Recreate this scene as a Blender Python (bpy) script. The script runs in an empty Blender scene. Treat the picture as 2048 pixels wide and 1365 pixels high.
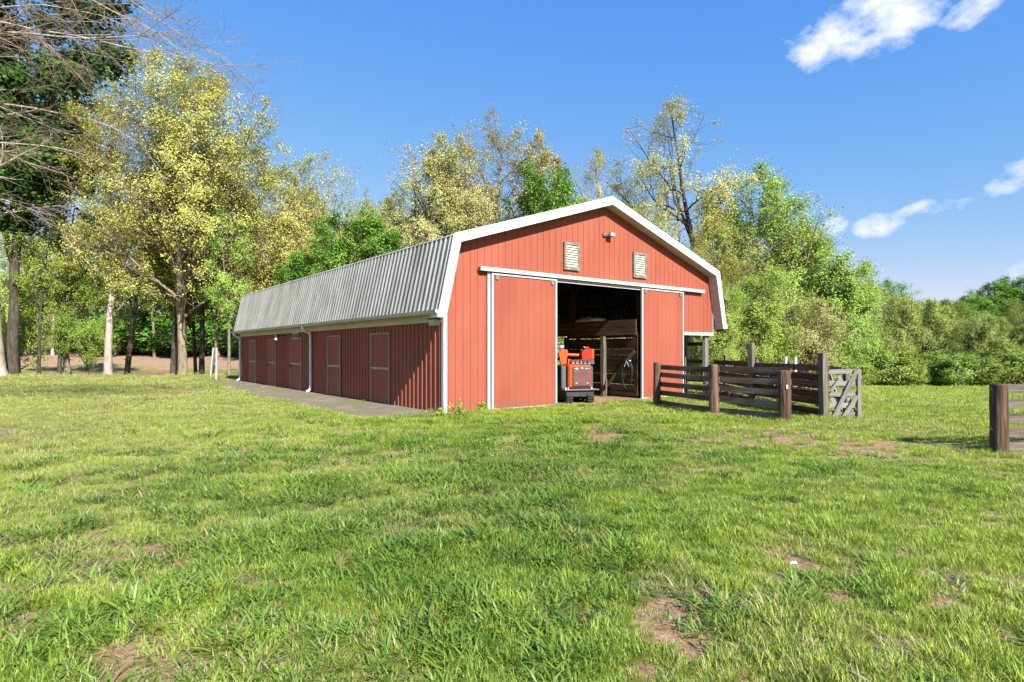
import bpy, math, random
import numpy as np
from mathutils import Vector, Matrix

R = math.radians
rnd = random.Random(7)
C = bpy.context.scene.collection
sc = bpy.context.scene

# ------------------------------------------------------------------ camera
FPX = 1180.0
HOR = 702.0
CAMZ = 1.6
cam = bpy.data.cameras.new('camera')
cam.sensor_width = 36.0
cam.lens = 36.0 * FPX / 2048.0
cam.shift_y = (HOR - 682.5) / 2048.0
cam.clip_start = 0.05
cam.clip_end = 3000.0
camo = bpy.data.objects.new('camera', cam)
camo.location = (0, 0, CAMZ)
camo.rotation_euler = (R(90), 0, 0)
C.objects.link(camo)
sc.camera = camo

# barn frame: local x runs along the gable front, local y along the long side
TH = math.atan2(0.614, 0.789)
U = Vector((math.cos(TH), math.sin(TH), 0))
V = Vector((-math.sin(TH), math.cos(TH), 0))
BC = Vector((-1.714, 14.87, 0))

# ------------------------------------------------------------------ sun and sky
SUN_EL = R(36.5)
hz = (-V + 0.105 * (-U)).normalized()
SUNV = Vector((hz.x * math.cos(SUN_EL), hz.y * math.cos(SUN_EL), math.sin(SUN_EL)))
sun = bpy.data.lights.new('sun', 'SUN')
sun.energy = 5.0
sun.angle = R(0.53)
sun.color = (1.0, 0.95, 0.86)
suno = bpy.data.objects.new('sun', sun)
suno.rotation_euler = SUNV.to_track_quat('Z', 'Y').to_euler()
suno.location = (30, -40, 40)
C.objects.link(suno)

world = bpy.data.worlds.new('World')
sc.world = world
world.use_nodes = True
wn = world.node_tree.nodes
wl = world.node_tree.links
wn.clear()
SKY_STRENGTH = 0.0935
EXPOSURE = 1.25
sc.cycles.use_light_tree = False
sc.cycles.max_bounces = 6
sc.cycles.diffuse_bounces = 3
sc.cycles.glossy_bounces = 2
sc.cycles.transmission_bounces = 3
sc.cycles.transparent_max_bounces = 4
sc.cycles.caustics_reflective = False
sc.cycles.caustics_refractive = False
sc.view_settings.view_transform = 'Standard'
sc.view_settings.look = 'None'
sc.view_settings.exposure = EXPOSURE
sc.view_settings.gamma = 1.0


def pix_dir(px, py):
    return Vector(((px - 1024.0) / FPX, 1.0, (HOR - py) / FPX)).normalized()


def build_world():
    out = wn.new('ShaderNodeOutputWorld')
    bg = wn.new('ShaderNodeBackground')
    bg.inputs['Strength'].default_value = SKY_STRENGTH
    sky = wn.new('ShaderNodeTexSky')
    sky.sky_type = 'NISHITA'
    sky.sun_disc = False
    sky.sun_elevation = SUN_EL
    sky.sun_rotation = math.atan2(hz.x, hz.y)
    sky.altitude = 200
    sky.air_density = 1.0
    sky.dust_density = 0.1
    sky.ozone_density = 2.0
    sp = wn.new('ShaderNodeSeparateColor')
    wl.new(sky.outputs[0], sp.inputs[0])
    cb = wn.new('ShaderNodeCombineColor')
    for ch, (k_, g_) in enumerate(((.505, 1.2), (1.085, .64), (3.45, .12))):
        pw = wn.new('ShaderNodeMath'); pw.operation = 'POWER'; pw.inputs[1].default_value = g_
        ml = wn.new('ShaderNodeMath'); ml.operation = 'MULTIPLY'; ml.inputs[1].default_value = k_
        wl.new(sp.outputs[ch], pw.inputs[0]); wl.new(pw.outputs[0], ml.inputs[0]); wl.new(ml.outputs[0], cb.inputs[ch])
    tc = wn.new('ShaderNodeTexCoord')
    # wind-drawn noise that breaks up the clouds
    mp = wn.new('ShaderNodeMapping')
    mp.inputs['Scale'].default_value = (1.0, 1.0, 1.5)
    mp.inputs['Rotation'].default_value = (0, R(8), 0)
    wl.new(tc.outputs['Generated'], mp.inputs['Vector'])
    ns = wn.new('ShaderNodeTexNoise')
    ns.inputs['Scale'].default_value = 13.0
    ns.inputs['Detail'].default_value = 9.0
    ns.inputs['Roughness'].default_value = 0.60
    wl.new(mp.outputs[0], ns.inputs['Vector'])

    def math_node(op, a, b=None, clamp=False):
        m = wn.new('ShaderNodeMath')
        m.operation = op
        m.use_clamp = clamp
        for i, v in enumerate((a, b)):
            if v is None:
                continue
            if isinstance(v, (int, float)):
                m.inputs[i].default_value = v
            else:
                wl.new(v, m.inputs[i])
        return m.outputs[0]

    # each cloud: direction, half-width, half-height, tilt, weight
    clouds = [((1700, 66), .125, .040, .14, 1.0), ((1770, 28), .100, .062, .25, 1.0),
              ((1948, 16), .052, .026, .42, .95), ((1762, 448), .042, .024, .08, .68),
              ((1650, 458), .036, .022, 0, .62), ((1830, 420), .045, .014, .2, .60),
              ((1905, 408), .040, .014, .2, .64), ((2040, 352), .055, .028, .35, .75),
              ((2330, 260), .16, .05, .2, .9), ((2500, -160), .2, .07, .3, .9),
              ((2250, 520), .12, .03, .1, .7), ((-700, 120), .2, .06, .2, .8), ((1500, -420), .2, .08, .2, .8)]
    total = None
    for (p, hw, hh, tilt, wgt) in clouds:
        d = pix_dir(*p)
        right = Vector((d.y, -d.x, 0)).normalized()
        up = right.cross(d)
        a = (right * math.cos(tilt) + up * math.sin(tilt)) / hw
        b = (-right * math.sin(tilt) + up * math.cos(tilt)) / hh
        da = wn.new('ShaderNodeVectorMath'); da.operation = 'SUBTRACT'
        wl.new(tc.outputs['Generated'], da.inputs[0]); da.inputs[1].default_value = d
        d1 = wn.new('ShaderNodeVectorMath'); d1.operation = 'DOT_PRODUCT'
        wl.new(da.outputs[0], d1.inputs[0]); d1.inputs[1].default_value = a
        d2 = wn.new('ShaderNodeVectorMath'); d2.operation = 'DOT_PRODUCT'
        wl.new(da.outputs[0], d2.inputs[0]); d2.inputs[1].default_value = b
        s1 = math_node('MULTIPLY', d1.outputs['Value'], d1.outputs['Value'])
        s2 = math_node('MULTIPLY', d2.outputs['Value'], d2.outputs['Value'])
        s = math_node('ADD', s1, s2)
        g = math_node('MULTIPLY', math_node('SUBTRACT', 1.0, s, True), wgt)
        total = g if total is None else math_node('MAXIMUM', total, g)
    # cover = blob + noise, thresholded softly
    nz = math_node('MULTIPLY', math_node('SUBTRACT', ns.outputs[0], 0.5), 3.2)
    has = math_node('MULTIPLY', total, 6.0, True)
    cov = math_node('ADD', math_node('MULTIPLY', total, 0.95), nz)
    cov = math_node('MULTIPLY', math_node('SUBTRACT', cov, 0.32), 1.5, True)
    cov = math_node('MULTIPLY', cov, has, True)
    cov = math_node('MULTIPLY', cov, 0.92, True)
    mix = wn.new('ShaderNodeMixRGB')
    wl.new(cov, mix.inputs[0])
    wl.new(cb.outputs[0], mix.inputs[1])
    mix.inputs[2].default_value = (4.7, 4.85, 5.2, 1)
    wl.new(mix.outputs[0], bg.inputs['Color'])
    wl.new(bg.outputs[0], out.inputs['Surface'])


build_world()

# ------------------------------------------------------------------ noise in numpy


def _hash(ix, iy, seed):
    n = (ix.astype(np.int64) * 374761393 + iy.astype(np.int64) * 668265263 + seed * 144665) & 0xffffffff
    n = ((n ^ (n >> 13)) * 1274126177) & 0xffffffff
    n = n ^ (n >> 16)
    return (n & 0xffffff) / float(0xffffff)


def vnoise(x, y, seed=0):
    ix = np.floor(x); iy = np.floor(y)
    fx = x - ix; fy = y - iy
    fx = fx * fx * (3 - 2 * fx); fy = fy * fy * (3 - 2 * fy)
    a = _hash(ix, iy, seed); b = _hash(ix + 1, iy, seed)
    c = _hash(ix, iy + 1, seed); d = _hash(ix + 1, iy + 1, seed)
    return (a * (1 - fx) + b * fx) * (1 - fy) + (c * (1 - fx) + d * fx) * fy


def fbm(x, y, seed=0, octv=4):
    s = 0; amp = .5; tot = 0
    for o in range(octv):
        s = s + amp * vnoise(x * 2 ** o, y * 2 ** o, seed + o * 17)
        tot += amp
        amp *= .5
    return s / tot


def sstep(a, b, x):
    t = np.clip((x - a) / (b - a), 0, 1)
    return t * t * (3 - 2 * t)


# ------------------------------------------------------------------ terrain shape
def terrain(x, y):
    x = np.asarray(x, float); y = np.asarray(y, float)
    left = sstep(-3.0, -11.0, x)
    zl = np.interp(y, [0, 37.8, 41, 45, 65, 68.3, 80, 95, 200], [0, 0, -.5, -1.5, -1.5, -.56, .7, 1.6, 6])
    right = sstep(7.5, 17.0, x)
    zr = np.interp(y, [0, 12, 20, 30, 45, 60, 72, 100, 200], [0, 0, -.25, -.72, -1.45, -2.05, -2.1, -.6, 6])
    mid = np.interp(y, [0, 45, 70, 200], [0, 0, -.5, 3])
    z = mid * (1 - left) * (1 - right) + zl * left + zr * right * (1 - left)
    z = z + .05 * (fbm(x * .35, y * .35, 3, 3) - .5) * sstep(1.5, 5, np.abs(y))
    return z


def tz(x, y):
    return float(terrain(np.array([x]), np.array([y]))[0])


def ground_at(px, depth, z=0.0):
    return (px - 1024.0) / FPX * depth, depth


PATCH = []   # bare soil patches: x, y, rx, ry, strength
for (px, py, rx, ry, st) in [(1700, 890, 1.0, .5, 1.0), (1600, 880, .5, .25, .7), (1725, 905, .5, .3, .8), (660, 935, .55, .5, .75),
                             (730, 928, .4, .3, .7), (1070, 962, .22, .3, .9), (1385, 945, .35, .25, .8), (1355, 940, .3, .2, .7),
                             (840, 1240, .16, .14, .9), (330, 1310, .35, .2, .8), (290, 1335, .25, .15, .8), (1120, 1235, .25, .12, .8),
                             (320, 1098, .3, .15, .7), (150, 1100, .5, .3, .6), (30, 1090, .5, .25, .7), (1170, 1080, .25, .25, .7),
                             (1400, 880, .4, .3, .5), (1440, 905, .3, .2, .5), (925, 1060, .2, .2, .7), (30, 1250, .2, .1, .6),
                             (860, 1320, .1, .05, .9), (1780, 1290, .12, .08, .7), (230, 985, .5, .3, .45), (610, 1010, .3, .3, .45),
                             (1250, 822, .8, .5, .6), (1180, 815, .6, .4, .9), (500, 905, .4, .4, .4), (1040, 850, .5, .4, .35)]:
    d = FPX * CAMZ / (py - HOR)
    PATCH.append(((px - 1024) / FPX * d, d, rx * 1.1, ry * 1.5, st))


def bare(x, y):
    n = fbm(x * 1.1, y * 1.1, 11, 4)
    fine = fbm(x * 5.5, y * 5.5, 23, 3)
    big = fbm(x * .3, y * .3, 41, 3)
    b = sstep(.53, .68, n * .45 + fine * .55 + .16 * (big - .5)) * .75
    for (cx, cy, rx, ry, st) in PATCH:
        q = ((x - cx) / rx) ** 2 + ((y - cy) / ry) ** 2
        b = np.maximum(b, st * np.clip(1.25 - q, 0, 1) * sstep(.28, .52, fine))
    # worn drive on the left
    dx = x + 9.5 + (y - 10) * .25
    b = np.maximum(b, .55 * np.exp(-(dx / 1.6) ** 2) * sstep(.35, .6, fine) * sstep(3, 7, y) * (y < 24))
    return np.clip(b, 0, 1)


# ------------------------------------------------------------------ materials
def new_mat(name):
    m = bpy.data.materials.new(name)
    m.use_nodes = True
    m.node_tree.nodes.clear()
    return m, m.node_tree.nodes, m.node_tree.links


def ramp(nodes, cols, pos=None):
    r = nodes.new('ShaderNodeValToRGB')
    n = len(cols)
    el = r.color_ramp.elements
    while len(el) < n:
        el.new(.5)
    for i, c in enumerate(cols):
        el[i].position = pos[i] if pos else i / (n - 1)
        el[i].color = (*c, 1)
    return r


def surf(name, cols, scale=4.0, rough=.75, stretch=(1, 1, 1), bump=0.0, bscale=None, detail=6, pos=None, metallic=0.0,
         rand=0.0, spec=.3, bdist=.02, stain=None, distort=0.0):
    """Noise-mottled principled surface in object space."""
    m, N, L = new_mat(name)
    o = N.new('ShaderNodeOutputMaterial')
    p = N.new('ShaderNodeBsdfPrincipled')
    L.new(p.outputs[0], o.inputs[0])
    p.inputs['Roughness'].default_value = rough
    p.inputs['Metallic'].default_value = metallic
    p.inputs['Specular IOR Level'].default_value = spec
    tc = N.new('ShaderNodeTexCoord')
    mp = N.new('ShaderNodeMapping')
    mp.inputs['Scale'].default_value = stretch
    L.new(tc.outputs['Object'], mp.inputs['Vector'])
    vec = mp.outputs[0]
    oi = N.new('ShaderNodeObjectInfo')
    if rand > 0:
        ad = N.new('ShaderNodeVectorMath'); ad.operation = 'ADD'
        ml = N.new('ShaderNodeMath'); ml.operation = 'MULTIPLY'
        L.new(oi.outputs['Random'], ml.inputs[0]); ml.inputs[1].default_value = 37.0
        L.new(vec, ad.inputs[0]); L.new(ml.outputs[0], ad.inputs[1])
        vec = ad.outputs[0]
    n = N.new('ShaderNodeTexNoise')
    n.inputs['Scale'].default_value = scale
    n.inputs['Detail'].default_value = detail
    n.inputs['Roughness'].default_value = .62
    n.inputs['Distortion'].default_value = distort
    L.new(vec, n.inputs['Vector'])
    r = ramp(N, cols, pos if pos else [.3 + .4 * i / (len(cols) - 1) for i in range(len(cols))])
    L.new(n.outputs[0], r.inputs[0])
    col = r.outputs[0]
    if stain:
        sc_, scol, amt, lo, hi, sstr = stain
        m2 = N.new('ShaderNodeMapping'); m2.inputs['Scale'].default_value = sstr
        L.new(tc.outputs['Object'], m2.inputs['Vector'])
        n2 = N.new('ShaderNodeTexNoise'); n2.inputs['Scale'].default_value = sc_; n2.inputs['Detail'].default_value = 7
        L.new(m2.outputs[0], n2.inputs['Vector'])
        mr = N.new('ShaderNodeMapRange'); mr.inputs[1].default_value = lo; mr.inputs[2].default_value = hi
        mr.inputs[4].default_value = amt
        L.new(n2.outputs[0], mr.inputs[0])
        mx = N.new('ShaderNodeMixRGB'); mx.inputs[2].default_value = (*scol, 1)
        L.new(mr.outputs[0], mx.inputs[0]); L.new(col, mx.inputs[1])
        col = mx.outputs[0]
    if rand > 0:
        h = N.new('ShaderNodeHueSaturation')
        mr = N.new('ShaderNodeMapRange')
        mr.inputs[3].default_value = 1 - rand; mr.inputs[4].default_value = 1 + rand
        L.new(oi.outputs['Random'], mr.inputs[0])
        L.new(mr.outputs[0], h.inputs['Value'])
        L.new(col, h.inputs['Color'])
        col = h.outputs[0]
    L.new(col, p.inputs['Base Color'])
    if bump > 0:
        nb = N.new('ShaderNodeTexNoise')
        nb.inputs['Scale'].default_value = bscale or scale * 3
        nb.inputs['Detail'].default_value = 5
        L.new(vec, nb.inputs['Vector'])
        b = N.new('ShaderNodeBump')
        b.inputs['Strength'].default_value = bump
        b.inputs['Distance'].default_value = bdist
        L.new(nb.outputs[0], b.inputs['Height'])
        L.new(b.outputs[0], p.inputs['Normal'])
    return m


def leaf_mat(name, cols, trans=.24, rough=.55, hue=.012):
    m, N, L = new_mat(name)
    o = N.new('ShaderNodeOutputMaterial')
    g = N.new('ShaderNodeNewGeometry')
    oi = N.new('ShaderNodeObjectInfo')
    tc = N.new('ShaderNodeTexCoord')
    ns = N.new('ShaderNodeTexNoise'); ns.inputs['Scale'].default_value = .55; ns.inputs['Detail'].default_value = 3
    L.new(tc.outputs['Object'], ns.inputs['Vector'])
    mm = N.new('ShaderNodeMath'); mm.operation = 'MULTIPLY'; mm.inputs[1].default_value = .45
    L.new(g.outputs['Random Per Island'], mm.inputs[0])
    m3 = N.new('ShaderNodeMath'); m3.operation = 'MULTIPLY_ADD'; m3.inputs[1].default_value = 1.5; m3.inputs[2].default_value = -.48
    L.new(ns.outputs[0], m3.inputs[0])
    ad = N.new('ShaderNodeMath'); ad.operation = 'ADD'; ad.use_clamp = True
    L.new(mm.outputs[0], ad.inputs[0]); L.new(m3.outputs[0], ad.inputs[1])
    r = ramp(N, cols)
    L.new(ad.outputs[0], r.inputs[0])
    h = N.new('ShaderNodeHueSaturation')
    mr = N.new('ShaderNodeMapRange'); mr.inputs[3].default_value = .5 - hue; mr.inputs[4].default_value = .5 + hue
    L.new(oi.outputs['Random'], mr.inputs[0]); L.new(mr.outputs[0], h.inputs['Hue'])
    L.new(r.outputs[0], h.inputs['Color'])
    d = N.new('ShaderNodeBsdfPrincipled')
    d.inputs['Roughness'].default_value = rough
    d.inputs['Specular IOR Level'].default_value = .08
    t = N.new('ShaderNodeBsdfTranslucent')
    L.new(h.outputs[0], d.inputs['Base Color']); L.new(h.outputs[0], t.inputs['Color'])
    mx = N.new('ShaderNodeMixShader'); mx.inputs[0].default_value = trans
    L.new(d.outputs[0], mx.inputs[1]); L.new(t.outputs[0], mx.inputs[2])
    L.new(mx.outputs[0], o.inputs[0])
    return m


def grass_mat(name, lo, hi, dry, trans=.3):
    """Blade colour mixes by the clump's own 'tone' value and a random per clump and blade."""
    m, N, L = new_mat(name)
    o = N.new('ShaderNodeOutputMaterial')
    at = N.new('ShaderNodeAttribute'); at.attribute_type = 'INSTANCER'; at.attribute_name = 'tone'
    at2 = N.new('ShaderNodeAttribute'); at2.attribute_type = 'INSTANCER'; at2.attribute_name = 'dry'
    g = N.new('ShaderNodeNewGeometry')
    mm = N.new('ShaderNodeMath'); mm.operation = 'MULTIPLY_ADD'; mm.inputs[1].default_value = .5; mm.inputs[2].default_value = -.25
    L.new(g.outputs['Random Per Island'], mm.inputs[0])
    ad = N.new('ShaderNodeMath'); ad.operation = 'ADD'; ad.use_clamp = True
    L.new(at.outputs['Fac'], ad.inputs[0]); L.new(mm.outputs[0], ad.inputs[1])
    r = ramp(N, [lo, tuple((a + b) / 2 for a, b in zip(lo, hi)), hi])
    L.new(ad.outputs[0], r.inputs[0])
    # a few dry blades
    lt = N.new('ShaderNodeMath'); lt.operation = 'LESS_THAN'
    fr = N.new('ShaderNodeMath'); fr.operation = 'FRACT'
    m7 = N.new('ShaderNodeMath'); m7.operation = 'MULTIPLY'; m7.inputs[1].default_value = 7.31
    L.new(g.outputs['Random Per Island'], m7.inputs[0]); L.new(m7.outputs[0], fr.inputs[0])
    L.new(fr.outputs[0], lt.inputs[0]); L.new(at2.outputs['Fac'], lt.inputs[1])
    mx = N.new('ShaderNodeMixRGB'); mx.inputs[2].default_value = (*dry, 1)
    L.new(lt.outputs[0], mx.inputs[0]); L.new(r.outputs[0], mx.inputs[1])
    d = N.new('ShaderNodeBsdfPrincipled')
    d.inputs['Roughness'].default_value = .45
    d.inputs['Specular IOR Level'].default_value = .35
    t = N.new('ShaderNodeBsdfTranslucent')
    L.new(mx.outputs[0], d.inputs['Base Color']); L.new(mx.outputs[0], t.inputs['Color'])
    ms = N.new('ShaderNodeMixShader'); ms.inputs[0].default_value = trans
    L.new(d.outputs[0], ms.inputs[1]); L.new(t.outputs[0], ms.inputs[2])
    L.new(ms.outputs[0], o.inputs[0])
    return m


M = {}
M['red'] = surf('red_steel', [(0.2363, 0.05868, 0.03504), (0.2624, 0.06764, 0.03993), (0.2852, 0.0758, 0.04564)], 1.3, .6, (1, 1, .35), .08, 6, rand=.05, spec=.3,
                stain=(2.2, (0.2363, 0.07987, 0.05379), .45, .56, .75, (1, 1, .15)))

M['frame_dull'] = surf('dull_frame_paint', [(.31, .27, .21), (.39, .34, .27)], 4, .7)
M['spout'] = surf('downspout_paint', [(.60, .63, .66), (.70, .73, .75)], 3, .4)


def mud_splash(m):
    """rain-thrown dirt in the lowest hand's width of the sheets, ragged, with pale fading higher up"""
    N, L = m.node_tree.nodes, m.node_tree.links
    p = [n for n in N if n.type == 'BSDF_PRINCIPLED'][0]
    src = p.inputs['Base Color'].links[0].from_socket
    tc = N.new('ShaderNodeTexCoord')
    sx = N.new('ShaderNodeSeparateXYZ'); L.new(tc.outputs['Object'], sx.inputs[0])
    ns = N.new('ShaderNodeTexNoise'); ns.inputs['Scale'].default_value = 5.0; ns.inputs['Detail'].default_value = 8
    L.new(tc.outputs['Object'], ns.inputs['Vector'])
    a = N.new('ShaderNodeMath'); a.operation = 'MULTIPLY_ADD'; a.inputs[1].default_value = -.55; L.new(ns.outputs[0], a.inputs[0]); L.new(sx.outputs[2], a.inputs[2])
    mr = N.new('ShaderNodeMapRange'); mr.inputs[1].default_value = -.30; mr.inputs[2].default_value = .12; mr.inputs[3].default_value = .55; mr.inputs[4].default_value = 0
    L.new(a.outputs[0], mr.inputs[0])
    mx = N.new('ShaderNodeMixRGB'); mx.inputs[2].default_value = (.15, .085, .05, 1)
    L.new(mr.outputs[0], mx.inputs[0]); L.new(src, mx.inputs[1])
    n2 = N.new('ShaderNodeTexNoise'); n2.inputs['Scale'].default_value = .45; n2.inputs['Detail'].default_value = 4
    L.new(tc.outputs['Object'], n2.inputs['Vector'])
    m2 = N.new('ShaderNodeMapRange'); m2.inputs[1].default_value = .42; m2.inputs[2].default_value = .7; m2.inputs[4].default_value = .35
    L.new(n2.outputs[0], m2.inputs[0])
    mx2 = N.new('ShaderNodeMixRGB'); mx2.inputs[2].default_value = (.30, .105, .07, 1)
    L.new(m2.outputs[0], mx2.inputs[0]); L.new(mx.outputs[0], mx2.inputs[1])
    L.new(mx2.outputs[0], p.inputs['Base Color'])


mud_splash(M['red'])
M['white'] = surf('white_trim', [(0.4075, 0.4075, 0.3993), (0.4564, 0.4564, 0.4482)], 2.5, .5, (1, 1, .5), .03, 8, spec=.35,
                  stain=(3.0, (0.326, 0.3178, 0.2852), .35, .55, .8, (1, 1, .3)))
M['cream'] = surf('cream_trim', [(0.493, 0.442, 0.306), (0.561, 0.51, 0.374)], 2.0, .6, stain=(2.5, (0.323, 0.289, 0.187), .5, .5, .75, (1, .2, 1)))
M['galv'] = surf('galvanised_roof', [(.175, .175, .160), (.24, .24, .222), (.30, .30, .282)], .9, .45, (1.5, 1, .25), .06, 5, metallic=.25, spec=.5, rand=.05,
                 stain=(1.6, (0.1275, 0.119, 0.0935), .65, .48, .72, (1.6, 1.6, .2)))
M['gutter'] = surf('gutter_paint', [(0.425, 0.408, 0.34), (0.51, 0.493, 0.425)], 2.0, .5, stain=(2.5, (0.255, 0.238, 0.17), .5, .5, .75, (1, 1, 1)))
M['pipe_white'] = surf('white_pipe', [(0.391, 0.408, 0.425), (0.459, 0.476, 0.493)], 3.0, .45, stain=(4, (0.3825, 0.374, 0.34), .4, .55, .8, (1, 1, .4)))
M['old_paint'] = surf('flaked_paint_wood', [(.07, .062, .05), (.15, .14, .12), (.25, .24, .215)], 9.0, .85, (1, 1, 1), .4, 20)
M['louvre'] = surf('louvre_paint', [(.34, .325, .26), (.41, .395, .325)], 4.0, .6)
M['dark_metal'] = surf('dark_metal', [(.025, .025, .027), (.05, .05, .05)], 6, .5, spec=.4)
M['grey_metal'] = surf('grey_metal', [(.22, .22, .21), (.32, .32, .31)], 6, .4, metallic=.6)
M['wood_dark'] = surf('dark_weathered_board', [(.030, .021, .015), (.072, .050, .036), (.130, .098, .072), (.20, .165, .13)], 3.2, .85, (.35, 5, 5), .5, 9, rand=.30,
                      stain=(1.5, (.20, .185, .16), .75, .42, .72, (.8, 3, 3)))
M['wood_brown'] = surf('brown_board', [(.036, .020, .013), (.082, .047, .030), (.15, .095, .063)], 3.2, .85, (.35, 5, 5), .5, 9, rand=.32)
M['wood_grey'] = surf('grey_weathered_board', [(0.119, 0.1062, 0.0918), (0.204, 0.1913, 0.1742), (0.2805, 0.272, 0.255)], 3.5, .9, (.35, 6, 6), .6, 10, rand=.15)
M['wood_post'] = surf('round_post_wood', [(.022, .013, .009), (.058, .034, .022), (.112, .072, .047), (.17, .125, .09)], 3.6, .85, (6, 6, .35), .6, 9, rand=.2,
                      stain=(1.7, (.13, .12, .05), .6, .55, .72, (2, 2, .4)))
M['post_grey'] = surf('square_post_wood', [(0.06375, 0.051, 0.03825), (0.119, 0.102, 0.08075), (0.204, 0.187, 0.1573)], 3.6, .88, (6, 6, .35), .5, 9, rand=.2)
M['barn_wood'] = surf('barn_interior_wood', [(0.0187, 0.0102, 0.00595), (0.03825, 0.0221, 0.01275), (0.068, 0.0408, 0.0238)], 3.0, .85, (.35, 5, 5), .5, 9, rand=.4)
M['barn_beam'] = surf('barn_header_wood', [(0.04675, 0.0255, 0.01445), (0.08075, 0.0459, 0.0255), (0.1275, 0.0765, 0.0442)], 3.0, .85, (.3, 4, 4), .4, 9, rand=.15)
M['concrete'] = surf('mossy_concrete', [(0.1275, 0.1062, 0.0782), (0.1785, 0.1487, 0.1105), (0.238, 0.1997, 0.1487)], 1.6, .92, (1, 1, 1), .35, 14,
                     stain=(.75, (0.1445, 0.1445, 0.051), .75, .47, .66, (1, 1, 1)))
M['dirt'] = surf('red_dirt', [(0.17, 0.08925, 0.0425), (0.255, 0.1445, 0.0765), (0.357, 0.2295, 0.136)], 2.0, .95, (1, 1, 1), .6, 9)
M['orange'] = surf('orange_paint', [(0.442, 0.06375, 0.0102), (0.51, 0.0765, 0.0136)], 5, .38, spec=.5)
M['vent_red'] = surf('vent_orange', [(.20, .032, .014), (.27, .045, .018)], 5, .5)
M['can_red'] = surf('red_plastic', [(0.34, 0.0136, 0.0085), (0.391, 0.017, 0.01105)], 5, .35, spec=.5)
M['grille'] = surf('grille_grey', [(.055, .055, .058), (.085, .085, .088)], 8, .55)
M['side_grey'] = surf('side_grey', [(.075, .085, .10), (.11, .12, .135)], 5, .5)
M['black'] = surf('black_rubber', [(.012, .012, .012), (.03, .029, .028)], 9, .7)
M['bolt'] = surf('bright_metal', [(.6, .6, .6), (.75, .75, .75)], 5, .3)
M['bark_dark'] = surf('dark_bark', [(.030, .024, .019), (.062, .050, .040), (.105, .088, .07)], 4.0, .95, (2.2, 2.2, .5), .9, 7, bdist=.06, rand=.12)
M['bark_mid'] = surf('brown_grey_bark', [(.12, .095, .064), (.21, .17, .12), (.31, .26, .19)], 4.0, .95, (2.2, 2.2, .5), .9, 7, bdist=.06, rand=.12)
M['bark_pale'] = surf('pale_bark', [(.24, .195, .15), (.36, .31, .255), (.48, .43, .37)], 3.0, .9, (2, 2, .7), .6, 7, bdist=.05, rand=.08)
M['twig'] = surf('twig_bark', [(.13, .095, .07), (.22, .17, .13), (.32, .26, .21)], 1.5, .9, rand=.1)
M['leaf_yellow'] = leaf_mat('leaf_yellow', [(0.32, 0.33, 0.085), (0.41, 0.405, 0.105), (0.49, 0.475, 0.14), (0.57, 0.53, 0.19)])
M['leaf_olive'] = leaf_mat('leaf_olive', [(0.3, 0.31, 0.115), (0.38, 0.385, 0.145), (0.46, 0.45, 0.18), (0.54, 0.51, 0.24)])
M['leaf_green'] = leaf_mat('leaf_green', [(0.06, 0.14, 0.022), (0.115, 0.25, 0.036), (0.19, 0.36, 0.058), (0.28, 0.44, 0.09)])
M['leaf_lime'] = leaf_mat('leaf_lime', [(0.19, 0.28, 0.05), (0.27, 0.38, 0.075), (0.35, 0.46, 0.105), (0.44, 0.51, 0.15)])
M['leaf_dark'] = leaf_mat('leaf_dark', [(0.01, 0.026, 0.006), (0.022, 0.055, 0.011), (0.045, 0.1, 0.017), (0.09, 0.17, 0.028)], .18, .35)
M['leaf_under'] = leaf_mat('leaf_under', [(0.12, 0.18, 0.032), (0.18, 0.25, 0.042), (0.25, 0.32, 0.058), (0.32, 0.37, 0.085)])
M['leaf_grey'] = leaf_mat('leaf_grey', [(0.24, 0.31, 0.085), (0.31, 0.385, 0.105), (0.38, 0.445, 0.135), (0.45, 0.49, 0.18)])
M['grass_broad'] = grass_mat('grass_broad', (.075, .150, .018), (.205, .315, .043), (.33, .28, .15))
M['grass_fine'] = grass_mat('grass_fine', (.150, .235, .025), (.335, .415, .056), (0.3749, 0.326, 0.1711))
M['grass_weed'] = grass_mat('grass_weed', (0.0815, 0.1793, 0.03667), (0.2119, 0.326, 0.06928), (0.326, 0.2608, 0.1386))
M['dry_leaf'] = surf('dry_leaf', [(.10, .05, .03), (.20, .10, .055)], 6, .8, rand=.3)
M['straw'] = grass_mat('straw', (0.255, 0.187, 0.102), (0.391, 0.323, 0.187), (0.221, 0.1445, 0.085), .1)


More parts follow.
